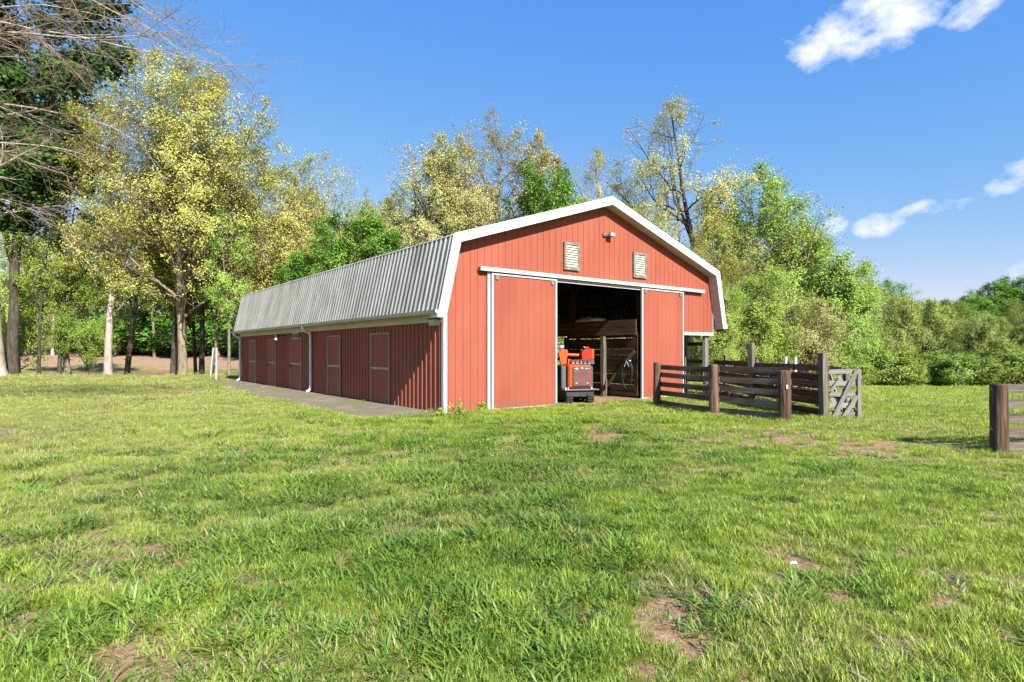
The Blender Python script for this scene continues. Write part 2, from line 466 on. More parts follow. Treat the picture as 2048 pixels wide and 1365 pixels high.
def ground_mat():
    m, N, L = new_mat('meadow_ground')
    o = N.new('ShaderNodeOutputMaterial')
    p = N.new('ShaderNodeBsdfPrincipled'); p.inputs['Roughness'].default_value = .95
    p.inputs['Specular IOR Level'].default_value = .1
    L.new(p.outputs[0], o.inputs[0])
    tc = N.new('ShaderNodeTexCoord')

    def noise(s, d=6):
        n = N.new('ShaderNodeTexNoise'); n.inputs['Scale'].default_value = s; n.inputs['Detail'].default_value = d
        n.inputs['Roughness'].default_value = .65
        L.new(tc.outputs['Object'], n.inputs['Vector'])
        return n.outputs[0]
    g = ramp(N, [(.10, .12, .022), (.16, .18, .034), (.23, .21, .07), (.31, .25, .13)], [.28, .46, .6, .74])
    L.new(noise(1.2, 8), g.inputs[0])
    s = ramp(N, [(.14, .075, .038), (.24, .145, .08), (.34, .235, .14), (.42, .32, .20)], [.3, .45, .6, .75])
    L.new(noise(9, 8), s.inputs[0])
    a = N.new('ShaderNodeAttribute'); a.attribute_name = 'bare'
    mx = N.new('ShaderNodeMixRGB')
    mr = N.new('ShaderNodeMapRange'); mr.inputs[1].default_value = .15; mr.inputs[2].default_value = .55
    L.new(a.outputs['Fac'], mr.inputs[0])
    L.new(mr.outputs[0], mx.inputs[0]); L.new(g.outputs[0], mx.inputs[1]); L.new(s.outputs[0], mx.inputs[2])
    a3 = N.new('ShaderNodeAttribute'); a3.attribute_name = 'stone'
    gr = ramp(N, [(.12, .13, .15), (.24, .25, .28), (.36, .36, .37)], [.3, .5, .7]); L.new(noise(40, 3), gr.inputs[0])
    m3 = N.new('ShaderNodeMixRGB'); L.new(a3.outputs['Fac'], m3.inputs[0]); L.new(mx.outputs[0], m3.inputs[1]); L.new(gr.outputs[0], m3.inputs[2])
    a4 = N.new('ShaderNodeAttribute'); a4.attribute_name = 'litter'
    li = ramp(N, [(.18, .105, .065), (.30, .195, .13), (.40, .28, .19)], [.3, .5, .7]); L.new(noise(3, 7), li.inputs[0])
    m4 = N.new('ShaderNodeMixRGB'); L.new(a4.outputs['Fac'], m4.inputs[0]); L.new(m3.outputs[0], m4.inputs[1]); L.new(li.outputs[0], m4.inputs[2])
    L.new(m4.outputs[0], p.inputs['Base Color'])
    b = N.new('ShaderNodeBump'); b.inputs['Strength'].default_value = .7; b.inputs['Distance'].default_value = .03
    L.new(noise(28, 6), b.inputs['Height']); L.new(b.outputs[0], p.inputs['Normal'])
    return m


M['ground'] = ground_mat()


def water_mat():
    m, N, L = new_mat('pond_water')
    o = N.new('ShaderNodeOutputMaterial')
    p = N.new('ShaderNodeBsdfPrincipled')
    p.inputs['Base Color'].default_value = (.045, .045, .030, 1)
    p.inputs['Roughness'].default_value = .08
    p.inputs['Specular IOR Level'].default_value = .5
    tc = N.new('ShaderNodeTexCoord')
    n = N.new('ShaderNodeTexNoise'); n.inputs['Scale'].default_value = 2.5; n.inputs['Detail'].default_value = 4
    L.new(tc.outputs['Object'], n.inputs['Vector'])
    b = N.new('ShaderNodeBump'); b.inputs['Strength'].default_value = .12; b.inputs['Distance'].default_value = .05
    L.new(n.outputs[0], b.inputs['Height']); L.new(b.outputs[0], p.inputs['Normal'])
    L.new(p.outputs[0], o.inputs[0])
    return m


M['water'] = water_mat()


# ------------------------------------------------------------------ object helpers
def tag(o, label=None, cat=None, group=None, kind=None):
    if label: o['label'] = label
    if cat: o['category'] = cat
    if group: o['group'] = group
    if kind: o['kind'] = kind
    return o


def empty(name, loc=(0, 0, 0), rz=0.0, parent=None):
    o = bpy.data.objects.new(name, None)
    C.objects.link(o)
    o.location = loc
    o.rotation_euler = (0, 0, rz)
    o.empty_display_size = .2
    if parent: o.parent = parent
    return o


class MB:
    def __init__(s):
        s.v = []; s.f = []

    def add(s, vs, fs):
        n = len(s.v)
        s.v.extend([tuple(v) for v in vs])
        s.f.extend([tuple(i + n for i in f) for f in fs])
        return s

    def box(s, x0, x1, y0, y1, z0, z1):
        return s.add([(x0, y0, z0), (x1, y0, z0), (x1, y1, z0), (x0, y1, z0), (x0, y0, z1), (x1, y0, z1), (x1, y1, z1), (x0, y1, z1)],
                     [(0, 3, 2, 1), (4, 5, 6, 7), (0, 1, 5, 4), (1, 2, 6, 5), (2, 3, 7, 6), (3, 0, 4, 7)])

    def prism(s, poly, y0, y1):
        """polygon in x,z extruded along y"""
        n = len(poly)
        vs = [(x, y0, z) for x, z in poly] + [(x, y1, z) for x, z in poly]
        fs = [tuple(range(n)), tuple(range(2 * n - 1, n - 1, -1))]
        for i in range(n):
            j = (i + 1) % n
            fs.append((i, i + n, j + n, j))
        return s.add(vs, fs)

    def cham(s, x0, x1, y0, y1, z0, z1, c):
        """box with its twelve edges cut"""
        vs = []; idx = {}
        for ix, X in ((0, (x0, x1)), ):
            pass
        for a in (0, 1):
            for b in (0, 1):
                for d in (0, 1):
                    X = (x0, x1)[a]; Y = (y0, y1)[b]; Z = (z0, z1)[d]
                    sx = c if a == 0 else -c; sy = c if b == 0 else -c; sz = c if d == 0 else -c
                    idx[(a, b, d)] = len(vs)
                    vs += [(X, Y + sy, Z + sz), (X + sx, Y, Z + sz), (X + sx, Y + sy, Z)]
        fs = []
        for a in (0, 1):
            q = [(a, 0, 0), (a, 1, 0), (a, 1, 1), (a, 0, 1)]
            f = [idx[k] + 0 for k in q]
            fs.append(tuple(f[::-1] if a == 0 else f))
        for b in (0, 1):
            q = [(0, b, 0), (1, b, 0), (1, b, 1), (0, b, 1)]
            f = [idx[k] + 1 for k in q]
            fs.append(tuple(f if b == 0 else f[::-1]))
        for d in (0, 1):
            q = [(0, 0, d), (1, 0, d), (1, 1, d), (0, 1, d)]
            f = [idx[k] + 2 for k in q]
            fs.append(tuple(f[::-1] if d == 0 else f))
        for k in idx:
            fs.append((idx[k], idx[k] + 1, idx[k] + 2))
        for b in (0, 1):
            for d in (0, 1):
                fs.append((idx[(0, b, d)] + 1, idx[(1, b, d)] + 1, idx[(1, b, d)] + 2, idx[(0, b, d)] + 2))
        for a in (0, 1):
            for d in (0, 1):
                fs.append((idx[(a, 0, d)], idx[(a, 1, d)], idx[(a, 1, d)] + 2, idx[(a, 0, d)] + 2))
        for a in (0, 1):
            for b in (0, 1):
                fs.append((idx[(a, b, 0)], idx[(a, b, 1)], idx[(a, b, 1)] + 1, idx[(a, b, 0)] + 1))
        return s.add(vs, fs)

    def tube(s, pts, rad, k=8, cap=True):
        pts = [Vector(p) for p in pts]
        if not isinstance(rad, (list, tuple)): rad = [rad] * len(pts)
        n0 = len(s.v)
        ref = None
        for i, p in enumerate(pts):
            t = (pts[min(i + 1, len(pts) - 1)] - pts[max(i - 1, 0)]).normalized()
            if ref is None:
                ref = Vector((0, 0, 1)) if abs(t.z) < .9 else Vector((1, 0, 0))
            a = t.cross(ref)
            if a.length < 1e-5: a = t.orthogonal()
            a.normalize(); b = t.cross(a); ref = b.cross(t) * -1 if False else a.cross(t)
            for j in range(k):
                th = 2 * math.pi * j / k
                s.v.append(tuple(p + (a * math.cos(th) + b * math.sin(th)) * rad[i]))
        for i in range(len(pts) - 1):
            for j in range(k):
                s.f.append((n0 + i * k + j, n0 + i * k + (j + 1) % k, n0 + (i + 1) * k + (j + 1) % k, n0 + (i + 1) * k + j))
        if cap:
            s.f.append(tuple(n0 + j for j in range(k))[::-1])
            s.f.append(tuple(n0 + (len(pts) - 1) * k + j for j in range(k)))
        return s

    def build(s, name, mat, parent=None, smooth=False, fix=True):
        me = bpy.data.meshes.new(name)
        me.from_pydata(s.v, [], s.f)
        me.update()
        if fix:
            import bmesh
            bm = bmesh.new(); bm.from_mesh(me)
            bmesh.ops.recalc_face_normals(bm, faces=bm.faces)
            bm.to_mesh(me); bm.free()
        me.materials.append(M[mat] if isinstance(mat, str) else mat)
        if smooth:
            me.polygons.foreach_set('use_smooth', [True] * len(me.polygons))
        o = bpy.data.objects.new(name, me)
        C.objects.link(o)
        if parent: o.parent = parent
        return o


def plank(name, p, q, w, t, mat, parent=None, roll=0.0, warp=.012, seed=None):
    """A sawn board from p to q: local x is its length, w its width (up), t its thickness; slightly uneven edges."""
    p = Vector(p); q = Vector(q)
    L = (q - p).length
    rg = random.Random(seed if seed is not None else rnd.random())
    n = max(3, int(L / .5) + 1)
    mb = MB()
    vs = []
    sag = rg.uniform(-1, 1) * warp
    for i in range(n):
        x = L * i / (n - 1)
        e = math.sin(math.pi * i / (n - 1)) * sag
        a = rg.uniform(-1, 1) * warp * .35; b = rg.uniform(-1, 1) * warp * .35
        vs += [(x, -t / 2, -w / 2 + a + e), (x, t / 2, -w / 2 + a + e), (x, t / 2, w / 2 + b + e), (x, -t / 2, w / 2 + b + e)]
    fs = [(0, 1, 2, 3), tuple(4 * (n - 1) + k for k in (3, 2, 1, 0))]
    for i in range(n - 1):
        for k in range(4):
            fs.append((4 * i + k, 4 * i + (k + 1) % 4, 4 * i + 4 + (k + 1) % 4, 4 * i + 4 + k))
    mb.add(vs, fs)
    o = mb.build(name, mat, parent)
    d = (q - p).normalized()
    up = Vector((0, 0, 1)) if abs(d.z) < .95 else Vector((0, 1, 0))
    y = up.cross(d).normalized()
    z = d.cross(y)
    m = Matrix((d, y, z)).transposed()
    m = m @ Matrix.Rotation(roll, 3, 'X')
    o.matrix_local = Matrix.Translation(p) @ m.to_4x4()
    return o


def square_post(name, x, y, z0, z1, a, mat, parent=None, rz=0.0, lean=(0, 0), b=None):
    mb = MB()
    b = b or a
    mb.cham(-a / 2, a / 2, -b / 2, b / 2, z0, z1, .008)
    o = mb.build(name, mat, parent)
    o.location = (x, y, 0)
    o.rotation_euler = (lean[0], lean[1], rz)
    return o


def round_post(name, x, y, z0, z1, r, mat, parent=None, lean=(0, 0), seed=0):
    rg = random.Random(seed)
    mb = MB()
    n = 9; k = 14
    off = [rg.uniform(-1, 1) * .035 for _ in range(k)]
    vs = []
    for i in range(n):
        z = z0 + (z1 - z0) * i / (n - 1)
        rr = r * (1.03 - .06 * i / (n - 1))
        for j in range(k):
            th = 2 * math.pi * j / k
            e = rr * (1 + off[j] + rg.uniform(-1, 1) * .02)
            vs.append((e * math.cos(th), e * math.sin(th), z))
    top = len(vs)
    for j in range(k):
        th = 2 * math.pi * j / k
        vs.append((r * .86 * math.cos(th), r * .86 * math.sin(th), z1 + .018 + rg.uniform(-1, 1) * .005))
    fs = []
    for i in range(n):
        for j in range(k):
            fs.append((i * k + j, i * k + (j + 1) % k, (i + 1) * k + (j + 1) % k, (i + 1) * k + j))
    fs.append(tuple(top + j for j in range(k)))
    mb.add(vs, fs)
    o = mb.build(name, mat, parent)
    o.location = (x, y, 0)
    o.rotation_euler = (lean[0], lean[1], rg.uniform(0, 6))
    return o


# ------------------------------------------------------------------ ground sheet
def grid_axis(lo, hi, a, b, step, grow=1.14):
    """fine between a and b, growing outward to lo and hi"""
    xs = list(np.arange(a, b + 1e-6, step))
    s = step; x = xs[-1]
    while x < hi:
        s *= grow; x += s; xs.append(x)
    s = step; x = xs[0]
    while x > lo:
        s *= grow; x -= s; xs.insert(0, x)
    return np.array(xs)


def build_ground():
    xs = grid_axis(-900, 900, -12, 13, .16, 1.13)
    ys = grid_axis(-250, 1600, 2, 20, .16, 1.08)
    X, Y = np.meshgrid(xs, ys)
    Z = terrain(X, Y)
    nx, ny = len(xs), len(ys)
    co = np.stack([X, Y, Z], -1).reshape(-1, 3)
    i = np.arange(nx * ny).reshape(ny, nx)
    q = np.stack([i[:-1, :-1], i[:-1, 1:], i[1:, 1:], i[1:, :-1]], -1).reshape(-1, 4)
    me = bpy.data.meshes.new('ground')
    me.vertices.add(len(co)); me.vertices.foreach_set('co', co.ravel())
    me.loops.add(q.size); me.loops.foreach_set('vertex_index', q.ravel())
    me.polygons.add(len(q)); me.polygons.foreach_set('loop_start', np.arange(0, q.size, 4))
    me.polygons.foreach_set('use_smooth', np.ones(len(q), bool))
    me.update(); me.validate()
    x = co[:, 0]; y = co[:, 1]
    a = me.attributes.new('bare', 'FLOAT', 'POINT'); a.data.foreach_set('value', bare(x, y))
    gx, gy = (30 - 1024) / FPX * FPX * CAMZ / 160, FPX * CAMZ / 160
    st = np.clip(1.2 - ((x - gx) / 1.7) ** 2 - ((y - gy) / .9) ** 2, 0, 1) * sstep(.42, .62, fbm(x * 4, y * 4, 5, 3))
    a = me.attributes.new('stone', 'FLOAT', 'POINT'); a.data.foreach_set('value', st)
    # leaf litter under the trees and on the far bank of the pond
    lt = sstep(69, 71, y) * sstep(-9, -14, x) * sstep(.35, .5, fbm(x * .15 + 4, y * .1, 9, 3) + .25 * sstep(-26, -34, x))
    tl = np.exp(-(((x + 21.5) / 3.2) ** 2 + ((y - 38) / 1.1) ** 2)) + .8 * np.exp(-(((x + 14.5) / 1.6) ** 2 + ((y - 27.5) / 1.6) ** 2))
    lt = np.maximum(lt, np.clip(tl, 0, 1) * sstep(.35, .55, fbm(x * 1.3, y * 1.3, 19, 3)))
    a = me.attributes.new('litter', 'FLOAT', 'POINT'); a.data.foreach_set('value', lt)
    me.materials.append(M['ground'])
    o = bpy.data.objects.new('ground', me)
    C.objects.link(o)
    tag(o, 'grassy yard and field around the barn with bare soil patches', 'ground', kind='structure')
    return o


build_ground()
wb = MB()
wb.add([(-120, 41, -.60), (-5, 41, -.60), (-5, 70, -.60), (-120, 70, -.60)], [(0, 1, 2, 3)])
tag(wb.build('water', 'water'), 'strip of still brown pond water behind the left trees', 'water', kind='structure')

# ------------------------------------------------------------------ BARN
BW = 11.63           # gable width
BL = 20.2            # length
RIB = .2286
OH = .36             # gable overhang
PROF = [(-.34, 2.50), (.11, 4.48), (5.815, 6.31), (11.52, 4.48), (11.97, 2.50)]
barn = empty('barn', (BC.x, BC.y, 0), TH)
tag(barn, 'red steel gambrel barn with white trim, grey ribbed roof and open sliding doors', 'barn')


def roof_z(s):
    return float(np.interp(s, [p[0] for p in PROF], [p[1] for p in PROF]))


def ribbed_panel(name, a0, a1, zb, zt, place, mat, parent, rib=RIB, h=.014, wb=.030, wt=.018, origin=0.0, minor=False):
    """Steel sheet between a0 and a1 with trapezoid ribs; zb/zt give its lower/upper edge; place(a, off, z) -> local point."""
    pr = [(a0, 0.0), (a1, 0.0)]
    k0 = int(math.floor((a0 - origin) / rib)) - 1
    k1 = int(math.ceil((a1 - origin) / rib)) + 1
    for k in range(k0, k1 + 1):
        c = origin + k * rib
        for d, o in ((-wb / 2, 0), (-wt / 2, h), (wt / 2, h), (wb / 2, 0)):
            if a0 < c + d < a1: pr.append((c + d, o))
        if minor:
            for q in (1 / 3., 2 / 3.):
                c2 = c + rib * q
                for d, o in ((-.009, 0), (0, .0035), (.009, 0)):
                    if a0 < c2 + d < a1: pr.append((c2 + d, o))
    pr = sorted(set(pr))
    n = len(pr)
    vs = [place(a, o, zb(a)) for a, o in pr] + [place(a, o, zt(a)) for a, o in pr]
    fs = [(i, i + 1, n + i + 1, n + i) for i in range(n - 1)]
    mb = MB(); mb.add(vs, fs)
    return mb.build(name, mat, parent, fix=False)


def split(a0, a1, cuts, step=.9144):
    b = sorted(set([a0, a1] + [c for c in cuts if a0 < c < a1]))
    out = []
    for p, q in zip(b[:-1], b[1:]):
        x = p
        while x < q - 1e-6:
            y = min(q, (math.floor(x / step + 1e-6) + 1) * step)
            if q - y < .12: y = q
            out.append((x, y)); x = y
    return out


DOOR_TOP = 3.70
OPEN0, OPEN1 = 3.60, 7.62
LEAN0 = 9.70
LEANZ = 2.26

# --- front gable wall
fw = MB()
fw.box(0.06, OPEN0 - .02, .06, .10, .9, 1.05); fw.box(0.06, OPEN0 - .02, .06, .10, 2.2, 2.35)
fw.box(.4, 11.2, .06, .10, 3.78, 3.98); fw.box(2.6, 9.0, .06, .10, 4.9, 5.05)
fw.box(OPEN0 - .16, OPEN0 - .02, .11, .25, 0, 3.9); fw.box(OPEN1 + .02, OPEN1 + .16, .11, .25, 0, 3.9)
fw.box(OPEN1, LEAN0, .06, .10, 1.4, 1.55); fw.box(LEAN0 - .05, 11.5, .06, .10, 2.30, 2.45)
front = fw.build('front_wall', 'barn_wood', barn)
for a0, a1 in split(0.0, BW, [OPEN0, OPEN1, LEAN0, PROF[1][0], PROF[2][0], PROF[3][0]]):
    mid = (a0 + a1) / 2
    zb = 0.0
    if OPEN0 < mid < OPEN1: zb = DOOR_TOP
    elif mid > LEAN0: zb = LEANZ
    ribbed_panel('steel_panel', a0, a1, lambda a, z=zb: z - (.05 if z == 0 else 0), lambda a: roof_z(a) - .06, lambda a, o, z: (a, -o, z), 'red', front, origin=.12)
# --- left side wall
lw = MB()
lw.box(.05, .09, .1, BL - .1, .6, .72); lw.box(.05, .09, .1, BL - .1, 1.5, 1.62); lw.box(.05, .09, .1, BL - .1, 2.42, 2.56)
left = lw.build('side_wall', 'barn_wood', barn)
for a0, a1 in split(0.0, BL, []):
    ribbed_panel('steel_panel', a0, a1, lambda a: -.05, lambda a: 2.62, lambda a, o, z: (-o, a, z), 'red', left, h=.031, wb=.044, wt=.022, origin=.17)
# --- rear gable wall
rw = MB()
rw.box(.1, BW - .1, BL - .10, BL - .06, 2.3, 2.45)
rear = rw.build('rear_wall', 'barn_wood', barn)
for a0, a1 in split(0.0, BW, [PROF[1][0], PROF[2][0], PROF[3][0]]):
    ribbed_panel('steel_panel', a0, a1, lambda a: -.05, lambda a: roof_z(a) - .06, lambda a, o, z: (a, BL + o, z), 'red', rear, minor=False)

# --- roof: two steep and two shallow slopes of ribbed sheets
rf = MB()
for (p, q) in ((PROF[0], PROF[1]), (PROF[1], PROF[2]), (PROF[2], PROF[3]), (PROF[3], PROF[4])):
    for f in (.12, .5, .88):
        s = p[0] + (q[0] - p[0]) * f; z = p[1] + (q[1] - p[1]) * f
        n = Vector((-(q[1] - p[1]), q[0] - p[0])).normalized()
        s -= n.x * .07; z -= n.y * .07
        rf.box(s - .03, s + .03, .12, BL - .12, z - .03, z + .03)
roof = rf.build('roof', 'barn_wood', barn)
for (p, q) in ((PROF[0], PROF[1]), (PROF[1], PROF[2]), (PROF[2], PROF[3]), (PROF[3], PROF[4])):
    d = Vector((q[0] - p[0], q[1] - p[1])); Ls = d.length; d.normalize()
    n = Vector((-d.y, d.x))

    def place(a, o, t, p=p, d=d, n=n):
        return (p[0] + d.x * t + n.x * (o + .004), a, p[1] + d.y * t + n.y * (o + .004))
    steep = abs(d.y) > .7
    ext0 = -.02 if p[1] < 3 else -.03
    ext1 = Ls + .02
    for a0, a1 in split(-OH + .02, BL + .33, []):
        ribbed_panel('roof_panel', a0, a1, lambda a, e=ext0: e, lambda a, e=ext1: e, place, 'galv', roof, h=.036, wb=.085, wt=.03, origin=.05, minor=False)
rc = MB()
rc.prism([(5.815 - .2, 6.31 - .02), (5.815, 6.385), (5.815 + .2, 6.31 - .02), (5.815, 6.33)], -OH + .01, BL + .33)
rc.build('ridge_cap', 'galv', roof)


# --- white rake boards on the gable
def offset_prof(off):
    ls = []
    for p, q in zip(PROF[:-1], PROF[1:]):
        d = Vector((q[0] - p[0], q[1] - p[1])).normalized(); n = Vector((d.y, -d.x))
        ls.append((Vector(p) + n * off, d))
    pts = []
    p0, d0 = ls[0]; t = (2.44 - p0.y) / d0.y; pts.append(tuple(p0 + d0 * t))
    for (pa, da), (pb, db) in zip(ls[:-1], ls[1:]):
        det = da.x * -db.y + db.x * da.y
        r = pb - pa
        t = (r.x * -db.y + db.x * r.y) / det
        pts.append(tuple(pa + da * t))
    p1, d1 = ls[-1]; t = (2.44 - p1.y) / d1.y; pts.append(tuple(p1 + d1 * t))
    return pts


outer = offset_prof(-.05)
inner = offset_prof(.20)
for i in range(4):
    yo = -OH - (.012 if i in (1, 2) else .008)
    q = MB().prism([outer[i], outer[i + 1], inner[i + 1], inner[i]], yo, -OH + .022)
    o = q.build('rake_board', 'white', barn)
    # cap over the roof edge
    so = MB().prism([(inner[i][0], inner[i][1]), (inner[i + 1][0], inner[i + 1][1]),
                     (inner[i + 1][0], inner[i + 1][1] + .02), (inner[i][0], inner[i][1] + .02)] if i in (1, 2) else
                    [(inner[i][0], inner[i][1]), (inner[i + 1][0], inner[i + 1][1]),
                     (inner[i + 1][0] + (-.02 if i == 0 else .02), inner[i + 1][1]), (inner[i][0] + (-.02 if i == 0 else .02), inner[i][1])],
                    -OH + .022, -.022)
    so.build('soffit', 'white', barn)
for (a, b) in ((outer[0][0], inner[0][0]), (inner[4][0], outer[4][0])):
    MB().box(a - .006, b + .006, -OH - .02, -.024, 2.42, 2.56).build('rake_foot', 'white', barn)

# --- corner trim, lean-to trim, frieze
MB().add(*(lambda: ([(-.034, -.034, 0), (.075, -.034, 0), (.075, -.028, 0), (-.028, -.028, 0), (-.028, .075, 0), (-.034, .075, 0),
                     (-.034, -.034, 2.5), (.075, -.034, 2.5), (.075, -.028, 2.5), (-.028, -.028, 2.5), (-.028, .075, 2.5), (-.034, .075, 2.5)],
                    [(0, 1, 7, 6), (1, 2, 8, 7), (2, 3, 9, 8), (3, 4, 10, 9), (4, 5, 11, 10), (5, 0, 6, 11), (6, 7, 8, 9), (6, 9, 10, 11)]))()).build('corner_trim', 'white', barn)
MB().box(-.034, -.028, BL - .09, BL + .03, 0, 2.5).build('corner_trim', 'cream', barn)
MB().box(LEAN0 + .01, BW + .03, -.045, .03, LEANZ - .10, LEANZ + .012).build('lower_trim', 'white', barn)
MB().box(BW + .002, BW + .028, -.03, .05, LEANZ + .014, 4.0).build('corner_trim', 'white', barn)
MB().box(-.07, -.045, .06, BL, 2.33, 2.53).build('frieze_board', 'cream', barn)
MB().box(-.335, -.046, -.02, BL + .3, 2.532, 2.552).build('eave_soffit', 'cream', barn)

# --- gutter (open K profile) with its downspouts
gp = [(-.36, 2.60), (-.36, 2.515), (-.40, 2.505), (-.445, 2.535), (-.47, 2.60), (-.455, 2.60), (-.435, 2.545), (-.40, 2.52), (-.375, 2.53), (-.375, 2.60)]
gut = MB().prism(gp, -OH + .03, BL + .3).build('gutter', 'gutter', barn)
MB().prism([(-.36, 2.60), (-.36, 2.515), (-.40, 2.505), (-.445, 2.535), (-.47, 2.60)], -OH + .012, -OH + .028).build('end_cap', 'white', gut)


def downspout(w, flip=False):
    path = [(-.405, w, 2.50), (-.40, w, 2.42), (-.31, w + .02, 2.34), (-.15, w + .05, 2.29), (-.095, w + .06, 2.2), (-.09, w + .06, .22), (-.12, w + .05, .12), (-.26, w + .02, .06)]
    mb = MB()
    mb.tube(path, .052, 10)
    o = mb.build('downspout', 'spout', barn, smooth=True)
    for z in (.9, 1.7):
        MB().box(-.15, -.03, w + .0, w + .12, z, z + .03).build('strap', 'pipe_white', o)


def w_of(px):
    t = (px - 1024) / FPX
    return (-1.714 - 14.87 * t) / (.614 + .789 * t)


downspout(w_of(627))
downspout(BL - .12)

# --- stall doors on the long side: split leaf, thin pale frame
for k, (pa, pb) in enumerate(((744.5, 781.5), (657.2, 683.3), (583.4, 604.6), (538.5, 553.2), (501, 513.2))):
    w1, w0 = w_of(pa), w_of(pb)
    d = empty('stall_door', (0, (w0 + w1) / 2, 0), 0, barn)
    hw = (w1 - w0) / 2
    x0, x1 = -.062, -.036
    fr = MB()
    f = .036
    zt = 2.13
    fr.box(x0, x1, -hw, -hw + f, .03, zt); fr.box(x0, x1, hw - f, hw, .03, zt); fr.box(x0, x1, -hw + f, hw - f, zt - f, zt)
    fr.build('frame', 'frame_dull', d)
    MB().box(x0 + .002, x1, -hw + f, hw - f, 1.04, 1.11).build('meeting_rail', 'frame_dull', d)
    for (za, zb_, nm) in ((.05, 1.035, 'lower_leaf'), (1.115, zt - f - .004, 'upper_leaf')):
        ribbed_panel(nm, -hw + f, hw - f, lambda a, z=za: z, lambda a, z=zb_: z, lambda a, o, z: (-.033 - o * .4, a, z), 'red', d, h=.02, origin=.05)
    if k in (2, 3):
        hb = MB(); hb.box(-.085, -.062, hw - .07, hw - .03, .93, 1.03); hb.tube([(-.08, hw - .05, .95), (-.10, hw - .05, .99), (-.08, hw - .05, 1.02)], .008, 6)
        hb.build('latch', 'dark_metal', d)

# --- sliding doors on the front
DY = -.105          # door plane


def sliding_door(s0, s1, yoff, zb):
    d = empty('sliding_door', (s0, DY + yoff, 0), 0, barn)
    W = s1 - s0; zt = 3.66
    st = .055
    for a, b in ((0, st), (W - st, W)):
        MB().box(a, b, -.030, .03, zb, zt).build('stile', 'white', d)
    MB().box(st, W - st, -.028, .03, zt - .04, zt).build('top_rail', 'white', d)
    MB().box(st, W - st, -.028, .03, zb, zb + .035).build('bottom_rail', 'white', d)
    for a0, a1 in split(st, W - st, [], .9144):
        ribbed_panel('steel_panel', a0, a1, lambda a: zb + .035, lambda a: zt - .04, lambda a, o, z: (a, -o * .6, z), 'red', d, origin=.13)
    br = MB().box(st, W - st, .004, .028, 1.0, 1.12)
    br.box(st, W - st, .004, .028, 2.3, 2.42)
    br.build('brace', 'barn_wood', d)
    for a in (st + .12, W - st - .12):
        h = MB(); h.box(a - .05, a + .05, -.036, -.030, zt - .16, zt - .03); h.build('hanger_plate', 'grey_metal', d)
    return d


sliding_door(1.40, 3.72, 0, .02)
sliding_door(7.48, 9.72, 0, .02)
# jamb trims beside the doors
MB().box(1.30, 1.385, -.075, -.024, 0, 3.72).build('jamb_trim', 'white', barn)
MB().box(OPEN1 - .02, OPEN1 + .05, -.070, -.024, 0, 3.68).build('jamb_trim', 'white', barn)
# door track: boxed rail with top flashing
tr = MB()
tr.prism([(1.02, 3.70), (10.95, 3.70), (10.95, 3.80), (1.02, 3.80)], DY - .055, DY - .045)
tr.prism([(1.02, 3.80), (10.95, 3.80), (10.95, 3.808), (1.02, 3.808)], DY - .055, -.024)
tr.prism([(1.02, 3.70), (1.03, 3.70), (1.03, 3.80), (1.02, 3.80)], DY - .045, -.024)
track = tr.build('door_track', 'white', barn)
MB().box(1.0, 1.02, DY - .03, DY + .02, 3.72, 3.79).build('track_end', 'dark_metal', track)
for s in (1.45, 4.1, 6.9, 10.4):
    MB().box(s - .05, s + .05, -.09, -.024, 3.809, 3.835).build('track_bracket', 'dark_metal', track)
MB().box(OPEN0, OPEN1, -.05, -.024, 3.60, 3.695).build('header_trim', 'white', barn)


# --- louvred vents
def s_of(px):
    t = (px - 1024) / FPX
    return (t * 14.87 + 1.714) / (.789 - .614 * t)


def vent(pa, pb, za, zb):
    s0, s1 = s_of(pa), s_of(pb)
    v = empty('vent', ((s0 + s1) / 2, -.024, (za + zb) / 2), 0, barn)
    hw = (s1 - s0) / 2; hh = (zb - za) / 2; f = .085
    for (a, b, c, d) in ((-hw, -hw + f, -hh, hh), (hw - f, hw, -hh, hh), (-hw + f, hw - f, hh - f, hh), (-hw + f, hw - f, -hh, -hh + f * 1.2)):
        MB().cham(a, b, -.045, 0, c, d, .004).build('frame', 'old_paint', v)
    MB().box(-hw + f, hw - f, -.008, -.002, -hh + f, hh - f).build('backing', 'dark_metal', v)
    n = 9
    zl, zh = -hh + f * 1.2, hh - f
    for i in range(n):
        z = zl + (zh - zl) * (i + .5) / n
        q = MB(); p = (zh - zl) / n
        q.prism([(-hw + f, 0), (hw - f, 0), (hw - f, .006), (-hw + f, .006)], 0, .01)
        q.v = [(-hw + f if x < 0 else hw - f, y, zz) for (x, y, zz) in q.v]
        vs = [(-hw + f, -.042, z - p * .42), (hw - f, -.042, z - p * .42), (hw - f, -.012, z + p * .42), (-hw + f, -.012, z + p * .42)]
        vs += [(x, y + .006, zz + .002) for (x, y, zz) in vs]
        q = MB().add(vs, [(0, 1, 2, 3), (7, 6, 5, 4), (0, 4, 5, 1), (1, 5, 6, 2), (2, 6, 7, 3), (3, 7, 4, 0)])
        q.build('slat', 'louvre', v)


vent(1126, 1157, 3.99, 4.82)
vent(1264.5, 1291, 3.99, 4.83)


# --- lamps on the barn
def flood(parent, loc, rz, mat):
    f = empty('floodlight', loc, rz, parent)
    MB().cham(-.06, .06, -.06, 0, -.05, .05, .01).build('junction_box', mat, f)
    MB().tube([(0, -.05, 0), (.04, -.10, .01), (.12, -.13, .02)], .016, 8).build('arm', mat, f)
    hd = MB(); hd.prism([(.08, -.05), (.30, -.06), (.30, .07), (.08, .06)], -.19, -.08)
    hd.build('lamp_head', mat, f)
    MB().box(.10, .285, -.197, -.19, -.042, .05).build('lens', 'white', f)
    return f


fl = flood(barn, (s_of(1207), -.024, 1.6 + (702 - 470) / FPX * 18.4), 0, 'grey_metal')
